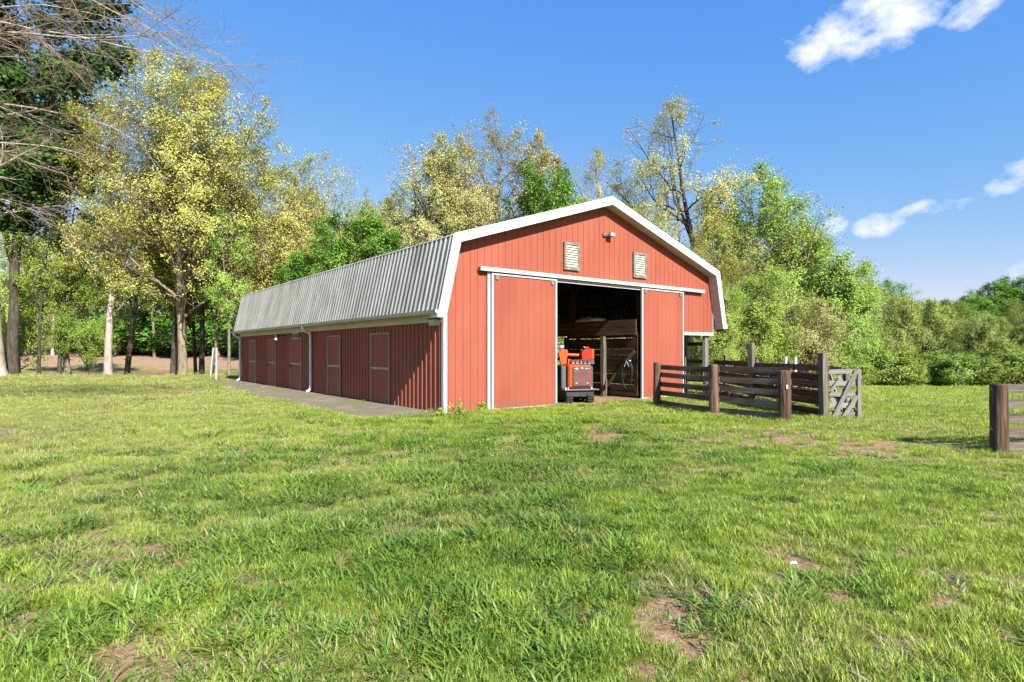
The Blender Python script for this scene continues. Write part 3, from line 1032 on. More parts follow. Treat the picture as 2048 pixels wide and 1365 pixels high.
# box light under the left eave near the corner
bl = empty('eave_light', (-.16, .22, 2.30), 0, barn)
MB().tube([(0, 0, .22), (0, 0, .12)], .02, 8).build('stem', 'dark_metal', bl)
MB().cham(-.11, .11, -.16, .16, .085, .125, .01).build('hood', 'dark_metal', bl)
MB().prism([(-.09, .083), (.09, .083), (.06, -.06), (-.06, -.06)], -.14, .14).build('diffuser', 'gutter', bl)
# yard light with arm, far along the side
yw = w_of(572)
yl = empty('yard_light', (-.03, yw, 2.22), 0, barn)
MB().tube([(0, 0, 0), (-.2, 0, .05), (-.36, 0, .02)], .022, 8).build('arm', 'dark_metal', yl)
MB().tube([(-.36, 0, .05), (-.36, 0, -.06)], .085, 10).build('ballast', 'dark_metal', yl)
MB().tube([(-.36, 0, -.06), (-.36, 0, -.15), (-.36, 0, -.2)], [.06, .1, .05], 12).build('globe', 'pipe_white', yl)
vb = empty('wall_vent', (-.03, w_of(593), 2.2), 0, barn)
MB().box(-.02, 0, -.32, .32, -.13, .13).build('frame', 'cream', vb)
MB().box(-.026, -.02, -.27, .27, -.09, .09).build('screen', 'dark_metal', vb)

# --- inside: dirt floor, plank partition with loft and open bay on the right
fb = MB(); fb.box(.06, BW - .05, -.35, BL - .1, -.06, .028)
fb.build('barn_floor', 'dirt', barn)
PS = 7.45
part = empty('partition', (PS, 0, 0), 0, barn)
wd0 = 3.42
z = .10
k = 0
while z < 2.05:
    h = rnd.choice((.145, .17, .19))
    gap = rnd.choice((.004, .006, .022)) if z > .9 else .006
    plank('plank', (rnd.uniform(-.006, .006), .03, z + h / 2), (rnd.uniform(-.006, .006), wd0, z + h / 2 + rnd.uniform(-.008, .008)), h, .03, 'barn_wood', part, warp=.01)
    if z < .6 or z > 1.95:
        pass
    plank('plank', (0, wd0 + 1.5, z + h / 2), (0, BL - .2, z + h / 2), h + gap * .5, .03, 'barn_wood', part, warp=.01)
    z += h + gap; k += 1
for w in (1.40, wd0 - .15, wd0 + 1.5, 7.5, 11, 15, 19):
    MB().cham(-.17, -.02, w, w + .15, 0, 2.1, .008).build('post', 'barn_wood' if w > 2 else 'post_grey', part)
plank('header', (-.05, .05, 2.26), (-.05, BL - .2, 2.26), .25, .05, 'barn_beam', part)
plank('header', (-.052, .05, 2.52), (-.052, BL - .2, 2.52), .25, .05, 'barn_beam', part)
for s0 in np.arange(0, 4.0, .3):
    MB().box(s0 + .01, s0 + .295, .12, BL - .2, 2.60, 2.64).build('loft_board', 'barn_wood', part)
for w in (3.0, 6.5, 10.5):
    MB().box(-.10, .04, w, w + .14, 2.645, 5.3).build('loft_post', 'barn_wood', part)
# left partition and loft so that the barn is closed off inside
lp = empty('partition', (3.9, 0, 0), 0, barn)
for i in range(12):
    plank('plank', (0, .2, .2 + i * .2), (0, BL - .2, .2 + i * .2), .19, .03, 'barn_wood', lp)
for s0 in np.arange(-3.8, 0.0, .3):
    MB().box(s0 + .01, s0 + .295, .12, BL - .2, 2.60, 2.64).build('loft_board', 'barn_wood', lp)
# open bay posts and rails on the right
MB().cham(11.36, 11.50, .06, .20, 0, 4.0, .008).build('corner_post', 'post_grey', barn)
MB().box(11.335, 11.358, .07, .20, 0, 2.3).build('post_channel', 'pipe_white', barn)
for w in (1.0, 3.4, 6.8, 10.2, 13.6, 17, 19.9):
    MB().cham(11.38, 11.52, w, w + .14, 0, 3.6, .008).build('bay_post', 'wood_dark', barn)
plank('bay_rail', (11.55, .2, 1.86), (11.55, BL, 1.86), .15, .04, 'wood_dark', barn)
for z in (.5, .85, 1.2):
    plank('bay_rail', (11.55, .2, z), (11.55, BL, z), .15, .04, 'wood_dark', barn)


# ------------------------------------------------------------------ concrete apron along the side wall
def b2w(s, w, z=0.0):
    p = BC + U * s + V * w
    return Vector((p.x, p.y, z))


ap = MB()
edge = []
nE = 40
for i in range(nE + 1):
    w = -.15 + (BL + .6) * i / nE
    out = 2.15 + .22 * (float(fbm(np.array([w * .6]), np.array([1.0]), 77, 4)[0]) - .5) * 2
    if w < .8: out = .5 + (w + .15) / .95 * 1.6
    edge.append((w, out))
vs = []
for w, out in edge:
    for (s, z) in ((-.03, .035), (-out, .02), (-out - .03, -.08)):
        p = b2w(s, w, z); vs.append((p.x, p.y, p.z))
fs = []
for i in range(nE):
    for j in range(2):
        fs.append((i * 3 + j, i * 3 + j + 1, (i + 1) * 3 + j + 1, (i + 1) * 3 + j))
ap.add(vs, fs)
tag(ap.build('pavement', 'concrete'), 'mossy concrete apron along the long side of the barn', 'pavement', kind='structure')

# ------------------------------------------------------------------ fences
pen = empty('pen_fence', (5.0, 15, 0))
tag(pen, 'dark five-rail board fence with three round posts beside the barn doors', 'fence')
PO = Vector((5.0, 15, 0))
P1 = Vector((4.20, 17.1, 0)); P2 = Vector((5.06, 14.8, 0)); P3 = Vector((6.12, 13.22, 0))
for i, (p, h, r) in enumerate(((P1, 1.25, .105), (P2, 1.24, .122), (P3, 1.14, .128))):
    q = p - PO
    round_post('post', q.x, q.y, -.2, h, r, 'wood_post', pen, (rnd.uniform(-.02, .02), rnd.uniform(-.02, .02)), seed=i + 3)
for (a, b, n) in ((P1, P2, 0), (P2, P3, 1)):
    d = (b - a).normalized(); nrm = Vector((-d.y, d.x, 0))
    for z in (1.13, .89, .645, .38, .11):
        e0 = rnd.uniform(-.02, .02); e1 = rnd.uniform(-.02, .02)
        off = nrm * .125
        plank('rail', a - PO + off - d * (.04 if n else .08) + Vector((0, 0, z + e0)), b - PO + off + d * .06 + Vector((0, 0, z + e1)), .135, .035, 'wood_dark', pen)
# a small white tag on the third post
t3 = MB(); t3.box(-.02, .02, -.004, .004, -.045, .045)
o = t3.build('post_tag', 'white', pen); o.location = P3 - PO + Vector((-.02, -.135, .80))

alley = empty('alley_fence', (7.2, 17, 0))
tag(alley, 'tall brown board fence with square posts running from the barn corner to the small gate', 'fence')
AO = Vector((7.2, 17, 0))
Q0 = Vector((7.36, 21.75, 0)); Q1 = Vector((7.02, 17.25, 0)); Q2 = Vector((7.33, 13.88, 0))
for i, (p, h, a) in enumerate(((Q1, 1.83, .15), (Q2, 1.55, .15))):
    q = p - AO
    square_post('post', q.x, q.y, -.2, h, a, 'post_grey', alley, R(38) if i == 0 else R(20), (rnd.uniform(-.015, .015), rnd.uniform(-.02, .02)))
q = Vector((7.25, 17.9, 0)) - AO
square_post('post', q.x, q.y, -.2, 1.66, .10, 'wood_dark', alley, .3, (0, .03))
for (a, b) in ((Q0, Q1), (Q1, Q2)):
    d = (b - a).normalized(); nrm = Vector((-d.y, d.x, 0))
    for j, z in enumerate((1.20, .98, .765, .57, .36, .13)):
        e0 = rnd.uniform(-.025, .025); e1 = rnd.uniform(-.025, .025)
        off = nrm * (-.095)
        plank('rail', a - AO - off + Vector((0, 0, z + e0)) + d * .02, b - AO - off + Vector((0, 0, z + e1)) + d * .05, .165 if j else .15, .035, 'wood_brown', alley)

far = empty('alley_fence', (8.6, 20, 0))
tag(far, 'grey board fence with zigzag braces on the far side of the alley', 'fence')
FO = Vector((8.6, 20, 0))
FP = [Vector((9.05, 25.0, 0)), Vector((8.95, 21.6, 0)), Vector((8.75, 18.6, 0)), Vector((8.5, 16.2, 0)), Vector((8.28, 14.6, 0))]
FH = [1.42, 1.28, 1.25, 1.22, 1.18]
for i, (p, h) in enumerate(zip(FP, FH)):
    q = p - FO
    square_post('post', q.x, q.y, -.2 + tz(p.x, p.y), h, .13, 'post_grey', far, .2, (0, rnd.uniform(-.02, .02)))
for i, (a, b) in enumerate(zip(FP[:-1], FP[1:])):
    for z in (1.12, .78, .44):
        plank('rail', a - FO + Vector((-.09, 0, z + rnd.uniform(-.02, .02))), b - FO + Vector((-.09, 0, z + rnd.uniform(-.02, .02))), .14, .03, 'wood_grey' if z > 1 else 'wood_dark', far)
    m = (a + b) / 2
    plank('brace', a - FO + Vector((-.125, 0, .1)), m - FO + Vector((-.125, 0, 1.1)), .12, .03, 'wood_dark', far)
    plank('brace', m - FO + Vector((-.125, 0, 1.1)), b - FO + Vector((-.125, 0, .1)), .12, .03, 'wood_grey', far)

# small weathered gate closing the alley
gate = empty('gate', (7.46, 13.92, 0), R(-7))
tag(gate, 'small pale weathered gate with crossed diagonal boards at the end of the board fence', 'gate')
GW = .66
for z in (1.10, .84, .58, .32, .10):
    plank('rail', (.0, 0, z), (GW, 0, z + rnd.uniform(-.01, .01)), .115, .025, 'wood_grey', gate)
plank('stile', (-.035, -.03, .01), (.04, -.03, 1.17) if False else (-.045, -.03, 1.17), .07, .025, 'wood_grey', gate)
plank('stile', (GW - .02, -.03, .02), (GW - .01, -.03, 1.19), .075, .025, 'wood_grey', gate)
plank('stile', (GW + .05, .03, .0), (GW + .055, .03, 1.17), .06, .05, 'wood_grey', gate)
plank('brace', (.10, -.055, .03), (GW - .04, -.055, 1.16), .09, .025, 'wood_grey', gate)
plank('brace', (.30, -.055, .03), (GW - .04, -.055, .55), .09, .025, 'wood_grey', gate)
plank('brace', (.05, -.055, .66), (.22, -.055, .90), .07, .025, 'wood_grey', gate)
plank('brace', (.20, .03, 1.12), (GW - .05, .03, .12), .09, .025, 'wood_grey', gate)
plank('brace', (.02, .03, .62), (.28, .03, .06), .09, .025, 'wood_grey', gate)

for (px, dp, lab) in ((1571, 18.6, 'white plastic pipe cap rising above the fence, nearer the barn'), (1590.5, 18.1, 'white plastic pipe cap rising above the fence, farther from the barn')):
    x = (px - 1024) / FPX * dp
    mb = MB(); mb.tube([(0, 0, -.1), (0, 0, .7), (0, 0, 1.40)], .052, 14); mb.tube([(0, 0, 1.34), (0, 0, 1.412)], .058, 14)
    o = mb.build('vent_pipe', 'pipe_white', smooth=False); o.location = (x, dp, 0)
    tag(o, lab, 'pipe', 'white pipes above the fence')

rfence = empty('field_fence', (7.68, 9.3, 0))
tag(rfence, 'dark board fence with one thick round post at the right edge', 'fence')
round_post('post', 0, 0, -.25, 1.06, .122, 'wood_post', rfence, (0, .01), seed=21)
round_post('post', 2.55, .05, -.25, 1.08, .115, 'wood_post', rfence, (0, 0), seed=22)
for z in (1.0, .77, .535, .295, .07):
    plank('rail', (.05, .125, z + rnd.uniform(-.01, .01)), (2.6, .16, z + rnd.uniform(-.015, .015)), .135, .035, 'wood_dark', rfence)
    plank('rail', (2.62, .16, z), (5.0, .2, z), .135, .035, 'wood_dark', rfence)
for z in (.98, .36):
    MB().tube([(-.12, -.02, z), (-.155, -.03, z), (-.158, -.03, z + .04)], .008, 6).build('hook', 'dark_metal', rfence)

# brush lying inside the pen
for gi, (cx, cy, lab) in enumerate(((6.6, 18.6, 'heap of bare cut branches behind the fence under the barn corner'), (8.0, 16.8, 'heap of bare cut branches in the alley behind the square posts'))):
    br = MB()
    for i in range(46):
        a = rnd.uniform(0, 6.28); L = rnd.uniform(.5, 1.3)
        p = Vector((rnd.gauss(0, .35), rnd.gauss(0, .55), rnd.uniform(.05, .5)))
        q = p + Vector((math.cos(a) * L * .5, math.sin(a) * L * .6, rnd.uniform(-.1, .55)))
        m = (p + q) / 2 + Vector((rnd.uniform(-.08, .08), rnd.uniform(-.08, .08), rnd.uniform(-.05, .08)))
        br.tube([p, m, q], [.013, .010, .005], 5)
    o = br.build('brush_pile', 'twig', smooth=True); o.location = (cx, cy, 0)
    tag(o, lab, 'brush pile')

# ------------------------------------------------------------------ white leaning boards left of the barn
for (px, base, topx, toprow, lab) in ((420.5, 756, 427, 696, 'white board leaning sideways against the upright white board'), (432.5, 763, 433.5, 696, 'upright white board standing in weeds beyond the barn end')):
    dp = FPX * CAMZ / (base - HOR)
    x = (px - 1024) / FPX * dp
    zt = CAMZ - (toprow - HOR) / FPX * dp
    x2 = (topx - 1024) / FPX * dp
    o = plank('white_board', (x, dp, -.15), (x2, dp, zt), .105, .05, 'pipe_white')
    tag(o, lab, 'board')

# ------------------------------------------------------------------ tracked loader in the doorway
MX, MY = 2.02, 17.75
ldr = empty('track_loader', (MX, MY, .03), R(17))
tag(ldr, 'compact orange tracked loader parked in the barn doorway, grille to the yard', 'loader')


def rb(name, box, c, mat, parent):
    return MB().cham(*box, c).build(name, mat, parent)


body = rb('hood', (-.34, .42, -.0, .78, .44, 1.16), .05, 'orange', ldr)
gr = rb('grille', (-.22, .36, -.035, .0, .50, 1.10), .02, 'grille', ldr)
cols3 = ((-.165, -.045), (.0, .155), (.20, .315))
for ci, (a, b) in enumerate(cols3):
    for (z0, z1, n) in (((.77, .97, 5) if ci != 1 else (.78, .97, 5)), ((.57, .71, 4) if ci != 1 else (.56, .73, 4))):
        if ci == 1: a, b = .0, .155
        for i in range(n):
            zz = z0 + (z1 - z0) * i / n
            MB().box(a, b, -.040, -.034, zz, zz + (z1 - z0) / n * .55).build('vent_slot', 'vent_red', gr)
# emblem on the grille: white ring and orange chevron, small marks
em = MB()
for k in range(12):
    a0 = 2 * math.pi * k / 12; a1 = 2 * math.pi * (k + 1) / 12
    for r0, r1 in ((.016, .030),):
        vs = [(-.085 + r0 * math.cos(a0), -.041, 1.035 + r0 * math.sin(a0)), (-.085 + r1 * math.cos(a0), -.041, 1.035 + r1 * math.sin(a0)),
              (-.085 + r1 * math.cos(a1), -.041, 1.035 + r1 * math.sin(a1)), (-.085 + r0 * math.cos(a1), -.041, 1.035 + r0 * math.sin(a1))]
        em.add(vs, [(0, 1, 2, 3)])
for x in (.20, .225, -.16, -.14, .29, .31):
    em.box(x - .008, x + .008, -.042, -.036, 1.028, 1.044)
em.box(.20, .245, -.042, -.036, 1.02, 1.05)
em.build('emblem', 'bolt', gr)
MB().prism([(-.01, 1.09), (.16, 1.09), (.085, 1.015), (.06, 1.015)], -.042, -.034).build('chevron', 'orange', gr)
MB().prism([(.05, 1.05), (.075, 1.075), (.085, 1.06), (.11, 1.03), (.09, 1.02), (.07, 1.04)], -.046, -.0425).build('emblem_mark', 'bolt', gr)
for (x, z) in ((-.12, .60), (-.09, .60), (.24, .60), (.27, .60)):
    MB().tube([(x, -.048, z), (x, -.034, z)], .012, 8).build('bolt', 'bolt', gr)
# orange flank vents and dark side tank
MB().box(-.346, -.338, .14, .24, .86, 1.10).build('side_vent', 'vent_red', body)
MB().box(-.346, -.338, .14, .25, .56, .74).build('side_panel', 'vent_red', body)
rb('side_tank', (-.52, -.36, .12, .80, .42, 1.12), .03, 'side_grey', ldr)
rb('side_tank', (.43, .50, .08, .80, .42, 1.10), .03, 'side_grey', ldr)
pl = rb('platform', (-.52, .60, -.14, .86, .385, .418), .008, 'grey_metal', ldr)
for x in (-.44, -.36, .40):
    MB().tube([(x, -.02, .418), (x, -.02, .47)], .022, 8).build('bolt', 'bolt', pl)
MB().prism([(-.46, .383), (.50, .383), (.38, .20), (-.40, .20)], -.06, .9).build('skid_plate', 'dark_metal', ldr)


def track(x0, x1):
    mb = MB()
    n = 40
    y0, y1, r = .05, 1.05, .165
    pts = []
    for i in range(n):
        t = i / n
        per = 2 * (y1 - y0) + 2 * math.pi * r
        d = t * per
        if d < y1 - y0: pts.append((y0 + d, 0.0, 0, -1))
        elif d < y1 - y0 + math.pi * r:
            a = -math.pi / 2 + (d - (y1 - y0)) / r; pts.append((y1 + r * math.cos(a), r + r * math.sin(a), math.cos(a), math.sin(a)))
        elif d < 2 * (y1 - y0) + math.pi * r:
            pts.append((y1 - (d - (y1 - y0) - math.pi * r), 2 * r, 0, 1))
        else:
            a = math.pi / 2 + (d - 2 * (y1 - y0) - math.pi * r) / r; pts.append((y0 + r * math.cos(a), r + r * math.sin(a), math.cos(a), math.sin(a)))
    vs = []
    for (y, z, ny, nz) in pts:
        vs += [(x0, y, z), (x1, y, z), (x0, y - ny * .03, z - nz * .03), (x1, y - ny * .03, z - nz * .03)]
    fs = []
    for i in range(n):
        j = (i + 1) % n
        fs += [(4 * i, 4 * i + 1, 4 * j + 1, 4 * j), (4 * i + 2, 4 * j + 2, 4 * j + 3, 4 * i + 3), (4 * i, 4 * j, 4 * j + 2, 4 * i + 2), (4 * i + 1, 4 * i + 3, 4 * j + 3, 4 * j + 1)]
    mb.add(vs, fs)
    o = mb.build('rubber_track', 'black', ldr)
    lg = MB()
    for i in range(0, n, 2):
        (y, z, ny, nz) = pts[i]; ty, tzz = -nz, ny
        a = []
        for (dx) in (x0 + .01, x1 - .01):
            for (dt, dn) in ((-.018, 0), (.018, 0), (.012, .028), (-.012, .028)):
                a.append((dx, y + ty * dt + ny * dn, z + tzz * dt + nz * dn))
        lg.add(a, [(0, 1, 2, 3), (7, 6, 5, 4), (0, 4, 5, 1), (1, 5, 6, 2), (2, 6, 7, 3), (3, 7, 4, 0)])
    lg.build('tread_lugs', 'black', o)
    for y in (.05, .4, .72, 1.05):
        MB().tube([(x0 + .02, y, r), (x1 - .02, y, r)], .11, 14).build('wheel', 'dark_metal', o)


track(-.44, -.24)
track(.24, .44)
# lift arm tower on the left, cross tube, link plates
arm = MB().prism([(-.50, 1.16), (-.33, 1.16), (-.27, 1.56), (-.30, 1.60), (-.46, 1.62), (-.56, 1.50)], .22, .30).build('lift_arm', 'orange', ldr)
MB().prism([(-.66, 1.20), (-.54, 1.20), (-.50, 1.62), (-.64, 1.62)], .40, .52).build('lift_arm', 'orange', ldr)
MB().tube([(-.34, .30, 1.455), (.20, .30, 1.43)], .045, 12).build('cross_tube', 'orange', ldr)
MB().prism([(-.30, 1.17), (.06, 1.17), (.04, 1.24), (-.28, 1.33)], .16, .26).build('link_plate', 'orange', ldr)
cb = empty('lever_bank', (0, 0, 0), 0, ldr)
MB().box(-.22, .36, .02, .10, 1.155, 1.185).build('lever_plate', 'grille', cb)
MB().box(-.22, .36, .10, .14, 1.28, 1.30).build('top_bar', 'grille', cb)
for x in (-.20, -.06, .08, .20, .34):
    MB().prism([(x - .025, 1.18), (x + .025, 1.18), (x + .012, 1.285), (x - .03, 1.285)], .08, .11).build('lever', 'dark_metal', cb)
    MB().tube([(x, .03, 1.185), (x, .03, 1.205)], .016, 8).build('bolt', 'bolt', cb)
rb('guard_plate', (-.18, .33, .115, .15, 1.165, 1.278), .01, 'orange', ldr)
# control head with small screen further in
ch = MB().box(-.62, -.24, .62, .70, 1.66, 1.76)
ch.tube([(-.36, .66, 1.70), (-.34, .66, 1.4), (-.30, .66, 1.1)], .03, 8)
ch.build('control_head', 'side_grey', ldr)
MB().box(-.36, -.25, .60, .618, 1.67, 1.73).build('screen', 'bolt', ldr)

# red fuel can resting on the hood
can = empty('fuel_can', (MX + .26, MY + .30, 1.33), R(17))
tag(can, 'red plastic fuel can resting on top of the orange loader', 'fuel can')
cbm = MB().prism([(-.20, .0), (.10, .0), (.13, .30), (.02, .345), (-.08, .33), (-.20, .22)], -.12, .12)
cbm.build('body', 'can_red', can)
MB().cham(.105, .215, -.115, .115, .0, .325, .03).build('panel', 'orange', can)
MB().tube([(-.07, 0, .325), (-.04, 0, .37), (.04, 0, .375), (.10, 0, .34)], .022, 8).build('handle', 'can_red', can, smooth=True)
MB().tube([(-.15, 0, .26), (-.19, 0, .31)], .032, 10).build('cap', 'dark_metal', can)
MB().tube([(-.02, .05, .34), (-.07, .05, .40)], .012, 8).build('spout', 'bolt', can)
MB().box(-.2, .215, -.10, .10, -.14, -.001).build('carrier', 'grille', can)

# ------------------------------------------------------------------ things inside the barn
st = empty('stool', tuple(b2w(8.3, 1.25, 2.645)), .5)
tag(st, 'dark wooden stool standing up on the barn loft', 'stool')
MB().tube([(0, 0, .70), (0, 0, .74)], .18, 16).build('seat', 'barn_wood', st)
for a in range(4):
    c, s_ = math.cos(a * math.pi / 2 + .78), math.sin(a * math.pi / 2 + .78)
    MB().tube([(c * .24, s_ * .24, 0), (c * .13, s_ * .13, .71)], .02, 8).build('leg', 'barn_wood', st)
for a in range(4):
    c, s_ = math.cos(a * math.pi / 2 + .78), math.sin(a * math.pi / 2 + .78)
    c2, s2 = math.cos((a + 1) * math.pi / 2 + .78), math.sin((a + 1) * math.pi / 2 + .78)
    MB().tube([(c * .2, s_ * .2, .27), (c2 * .2, s2 * .2, .27)], .012, 6).build('rung', 'barn_wood', st)
tp = MB()
for i in range(9):
    pass
gv = []
for i in range(10):
    for j in range(5):
        gv.append((i * .13, j * .14, .03 + .09 * rnd.random() + (.05 if 2 < i < 7 else 0)))
gb = [(x, y, 0) for x, y, z in gv]
fs = []
for i in range(9):
    for j in range(4):
        a = i * 5 + j; fs.append((a, a + 1, a + 6, a + 5)); b = a + 50; fs.append((b, b + 5, b + 6, b + 1))
for i in range(9):
    for j in (0, 4):
        a = i * 5 + j; fs.append((a, a + 5, a + 55, a + 50))
for j in range(4):
    for i in (0, 9):
        a = i * 5 + j; fs.append((a, a + 1, a + 51, a + 50))
tp.add(gv + gb, fs)
o = tp.build('tarp', 'gutter', smooth=True); o.location = b2w(7.5, 1.5, 2.645); o.rotation_euler = (0, 0, TH + R(75))
tag(o, 'crumpled pale grey tarp on the edge of the barn loft', 'tarp')
o = plank('timber', b2w(7.26, 1.25, .38), b2w(7.40, .12, 1.58), .10, .05, 'barn_beam')
tag(o, 'long timber leaning diagonally against the plank wall inside the doorway', 'timber')
o = plank('short_board', b2w(7.16, 1.18, .03), b2w(7.20, 1.20, .62), .14, .05, 'post_grey')
tag(o, 'short upright board standing at the foot of the inside post', 'board')
hs = empty('hose', tuple(b2w(7.34, .34, .95)), TH)
tag(hs, 'black hose coiled in loops on the plank wall inside the doorway', 'hose')
hp = MB()
pts = []
for i in range(110):
    a = i / 110 * 2 * math.pi * 4.3
    lp_ = i / 110
    big = 1.0 if lp_ < .55 else 1.9
    rx = .20 + .03 * math.sin(a * .37); rz_ = .24 * big + .03 * math.sin(a * .61)
    pts.append((-.03 - .05 * lp_, rx * math.sin(a), -.18 * big - rz_ * math.cos(a) * 1.0 + .2))
hp.tube([(x, y, max(z, -.90)) for x, y, z in pts], .018, 7)
hp.build('coil', 'black', hs, smooth=True)
MB().prism([(-.05, .30), (.02, .30), (.02, .34), (-.05, .34)], -.10, .10).build('hanger', 'gutter', hs)
MB().tube([(-.07, -.10, .12), (-.07, 0, .32), (-.07, .10, .12)], .02, 6).build('hook', 'gutter', hs)

# ------------------------------------------------------------------ TREES


def perp(T):
    ref = np.where(np.abs(T[..., 2:3]) < .9, np.array([0, 0, 1.0]), np.array([1.0, 0, 0]))
    a = np.cross(T, ref); a /= np.linalg.norm(a, axis=-1, keepdims=True) + 1e-9
    return a, np.cross(T, a)


def interp_path(P, Rd, t):
    """P (B,n,3); t (B,m) in 0..1"""
    n = P.shape[1] - 1
    f = np.clip(t, 0, .9999) * n
    i = f.astype(int); u = f - i
    b = np.arange(P.shape[0])[:, None]
    p = P[b, i] * (1 - u[..., None]) + P[b, i + 1] * u[..., None]
    T = P[b, i + 1] - P[b, i]
    T /= np.linalg.norm(T, axis=-1, keepdims=True) + 1e-9
    r = Rd[b, i] * (1 - u) + Rd[b, i + 1] * u
    return p, T, r


def grow(P0, D, Ln, r0, npts, rng, wob, up, taper=.25, droop=0.0):
    """paths from P0 with direction D"""
    B = len(P0)
    P = np.zeros((B, npts, 3)); P[:, 0] = P0
    d = D.copy()
    step = (Ln / (npts - 1))[:, None]
    for i in range(1, npts):
        d = d + rng.normal(0, wob, (B, 3)); d[:, 2] += up - droop * i / npts
        d /= np.linalg.norm(d, axis=1, keepdims=True) + 1e-9
        P[:, i] = P[:, i - 1] + d * step
    Rd = r0[:, None] * np.linspace(1, taper, npts)[None]
    return P, Rd


def to_shell(p, D, ell):
    """distance from p along D to the crown's ellipsoid (zc, rz, rm)"""
    zc, rz, rm = ell
    sc3 = np.array([1 / rm, 1 / rm, 1 / rz])
    q = (p - np.array([0, 0, zc])) * sc3; d = D * sc3
    a = (d * d).sum(-1); b = (q * d).sum(-1); c = (q * q).sum(-1) - 1
    disc = b * b - a * c
    t = np.where(disc > 0, (-b + np.sqrt(np.maximum(disc, 0))) / a, 0)
    return np.maximum(t, .25)


def spawn(P, Rd, n, t0, t1, ang, ratio, rng, npts, wob, up, rr=.6, lenfn=None, rmin=.004, taper=.25, droop=0.0, ell=None, full=False, ell_jit=(.80, .30)):
    B = P.shape[0]
    plen = np.linalg.norm(np.diff(P, axis=1), axis=2).sum(1)
    t = t0 + (t1 - t0) * (np.arange(n)[None] + rng.random((B, n))) / n
    p, T, r = interp_path(P, Rd, t)
    a, b = perp(T)
    ph = (np.arange(n)[None] * 2.399 + rng.random((B, 1)) * 6.28 + rng.normal(0, .4, (B, n)))[..., None]
    an = (ang + rng.normal(0, .16, (B, n)))[..., None]
    D = T * np.cos(an) + (a * np.cos(ph) + b * np.sin(ph)) * np.sin(an)
    if lenfn is not None:
        L = lenfn(t) * (.8 + .4 * rng.random((B, n)))
    else:
        L = plen[:, None] * ratio * (1.05 - .6 * t) * (.7 + .6 * rng.random((B, n)))
    if ell is not None:
        ds = to_shell(p, D, ell)
        jit = ell_jit[0] + ell_jit[1] * rng.random((B, n))
        jit = jit * (1 + .12 * np.sin(np.arctan2(D[..., 1], D[..., 0]) * 3 + p[..., 2] * 1.7 + rng.random() * 6))
        L = ds * jit if full else np.minimum(L, ds * jit)
    r0 = np.maximum(r * rr, rmin)
    return grow(p.reshape(-1, 3), D.reshape(-1, 3), L.ravel(), r0.ravel(), npts, rng, wob, up, taper, droop)


def tubes(P, Rd, k):
    B, n, _ = P.shape
    T = np.zeros_like(P)
    T[:, 1:-1] = P[:, 2:] - P[:, :-2]; T[:, 0] = P[:, 1] - P[:, 0]; T[:, -1] = P[:, -1] - P[:, -2]
    T /= np.linalg.norm(T, axis=2, keepdims=True) + 1e-9
    a, b = perp(T)
    th = np.arange(k) / k * 2 * np.pi
    v = P[:, :, None] + (a[:, :, None] * np.cos(th)[None, None, :, None] + b[:, :, None] * np.sin(th)[None, None, :, None]) * Rd[:, :, None, None]
    v = v.reshape(-1, 3)
    idx = np.arange(B * n * k).reshape(B, n, k)
    j2 = np.roll(idx, -1, axis=2)
    q = np.stack([idx[:, :-1], j2[:, :-1], j2[:, 1:], idx[:, 1:]], -1).reshape(-1, 4)
    return v, q


def quads_mesh(name, vlist, qlist, mat, smooth=True):
    off = 0; qs = []
    for v, q in zip(vlist, qlist):
        qs.append(q + off); off += len(v)
    v = np.concatenate(vlist); q = np.concatenate(qs)
    me = bpy.data.meshes.new(name)
    me.vertices.add(len(v)); me.vertices.foreach_set('co', v.astype(np.float32).ravel())
    me.loops.add(q.size); me.loops.foreach_set('vertex_index', q.astype(np.int32).ravel())
    me.polygons.add(len(q)); me.polygons.foreach_set('loop_start', np.arange(0, q.size, 4, dtype=np.int32))
    if smooth: me.polygons.foreach_set('use_smooth', np.ones(len(q), bool))
    me.update()
    me.materials.append(M[mat])
    return me


def leaves(Cn, size, rng, aspect=.6, flat=.5, hub=None):
    n = len(Cn)
    nr = rng.normal(0, 1, (n, 3)); nr[:, 2] = np.abs(nr[:, 2]) + flat
    if hub is not None:      # leaves turn outward from the crown's heart, towards the light
        o = Cn - hub; o /= np.linalg.norm(o, axis=1, keepdims=True) + 1e-6
        nr = rng.normal(0, .62, (n, 3)) + o * 1.0 + np.array([0, 0, .45])
    nr /= np.linalg.norm(nr, axis=1, keepdims=True)
    a, b = perp(nr)
    ph = rng.random((n, 1)) * 6.28
    A = a * np.cos(ph) + b * np.sin(ph); Bv = np.cross(nr, A)
    s = (size * (.6 + .8 * rng.random(n)))[:, None]
    A = A * s * .5; Bv = Bv * s * .5 * aspect
    v = np.stack([Cn - A, Cn + Bv + nr * s * .08, Cn + A, Cn - Bv + nr * s * .08], 1).reshape(-1, 3)
    q = np.arange(4 * n).reshape(n, 4)
    return v, q


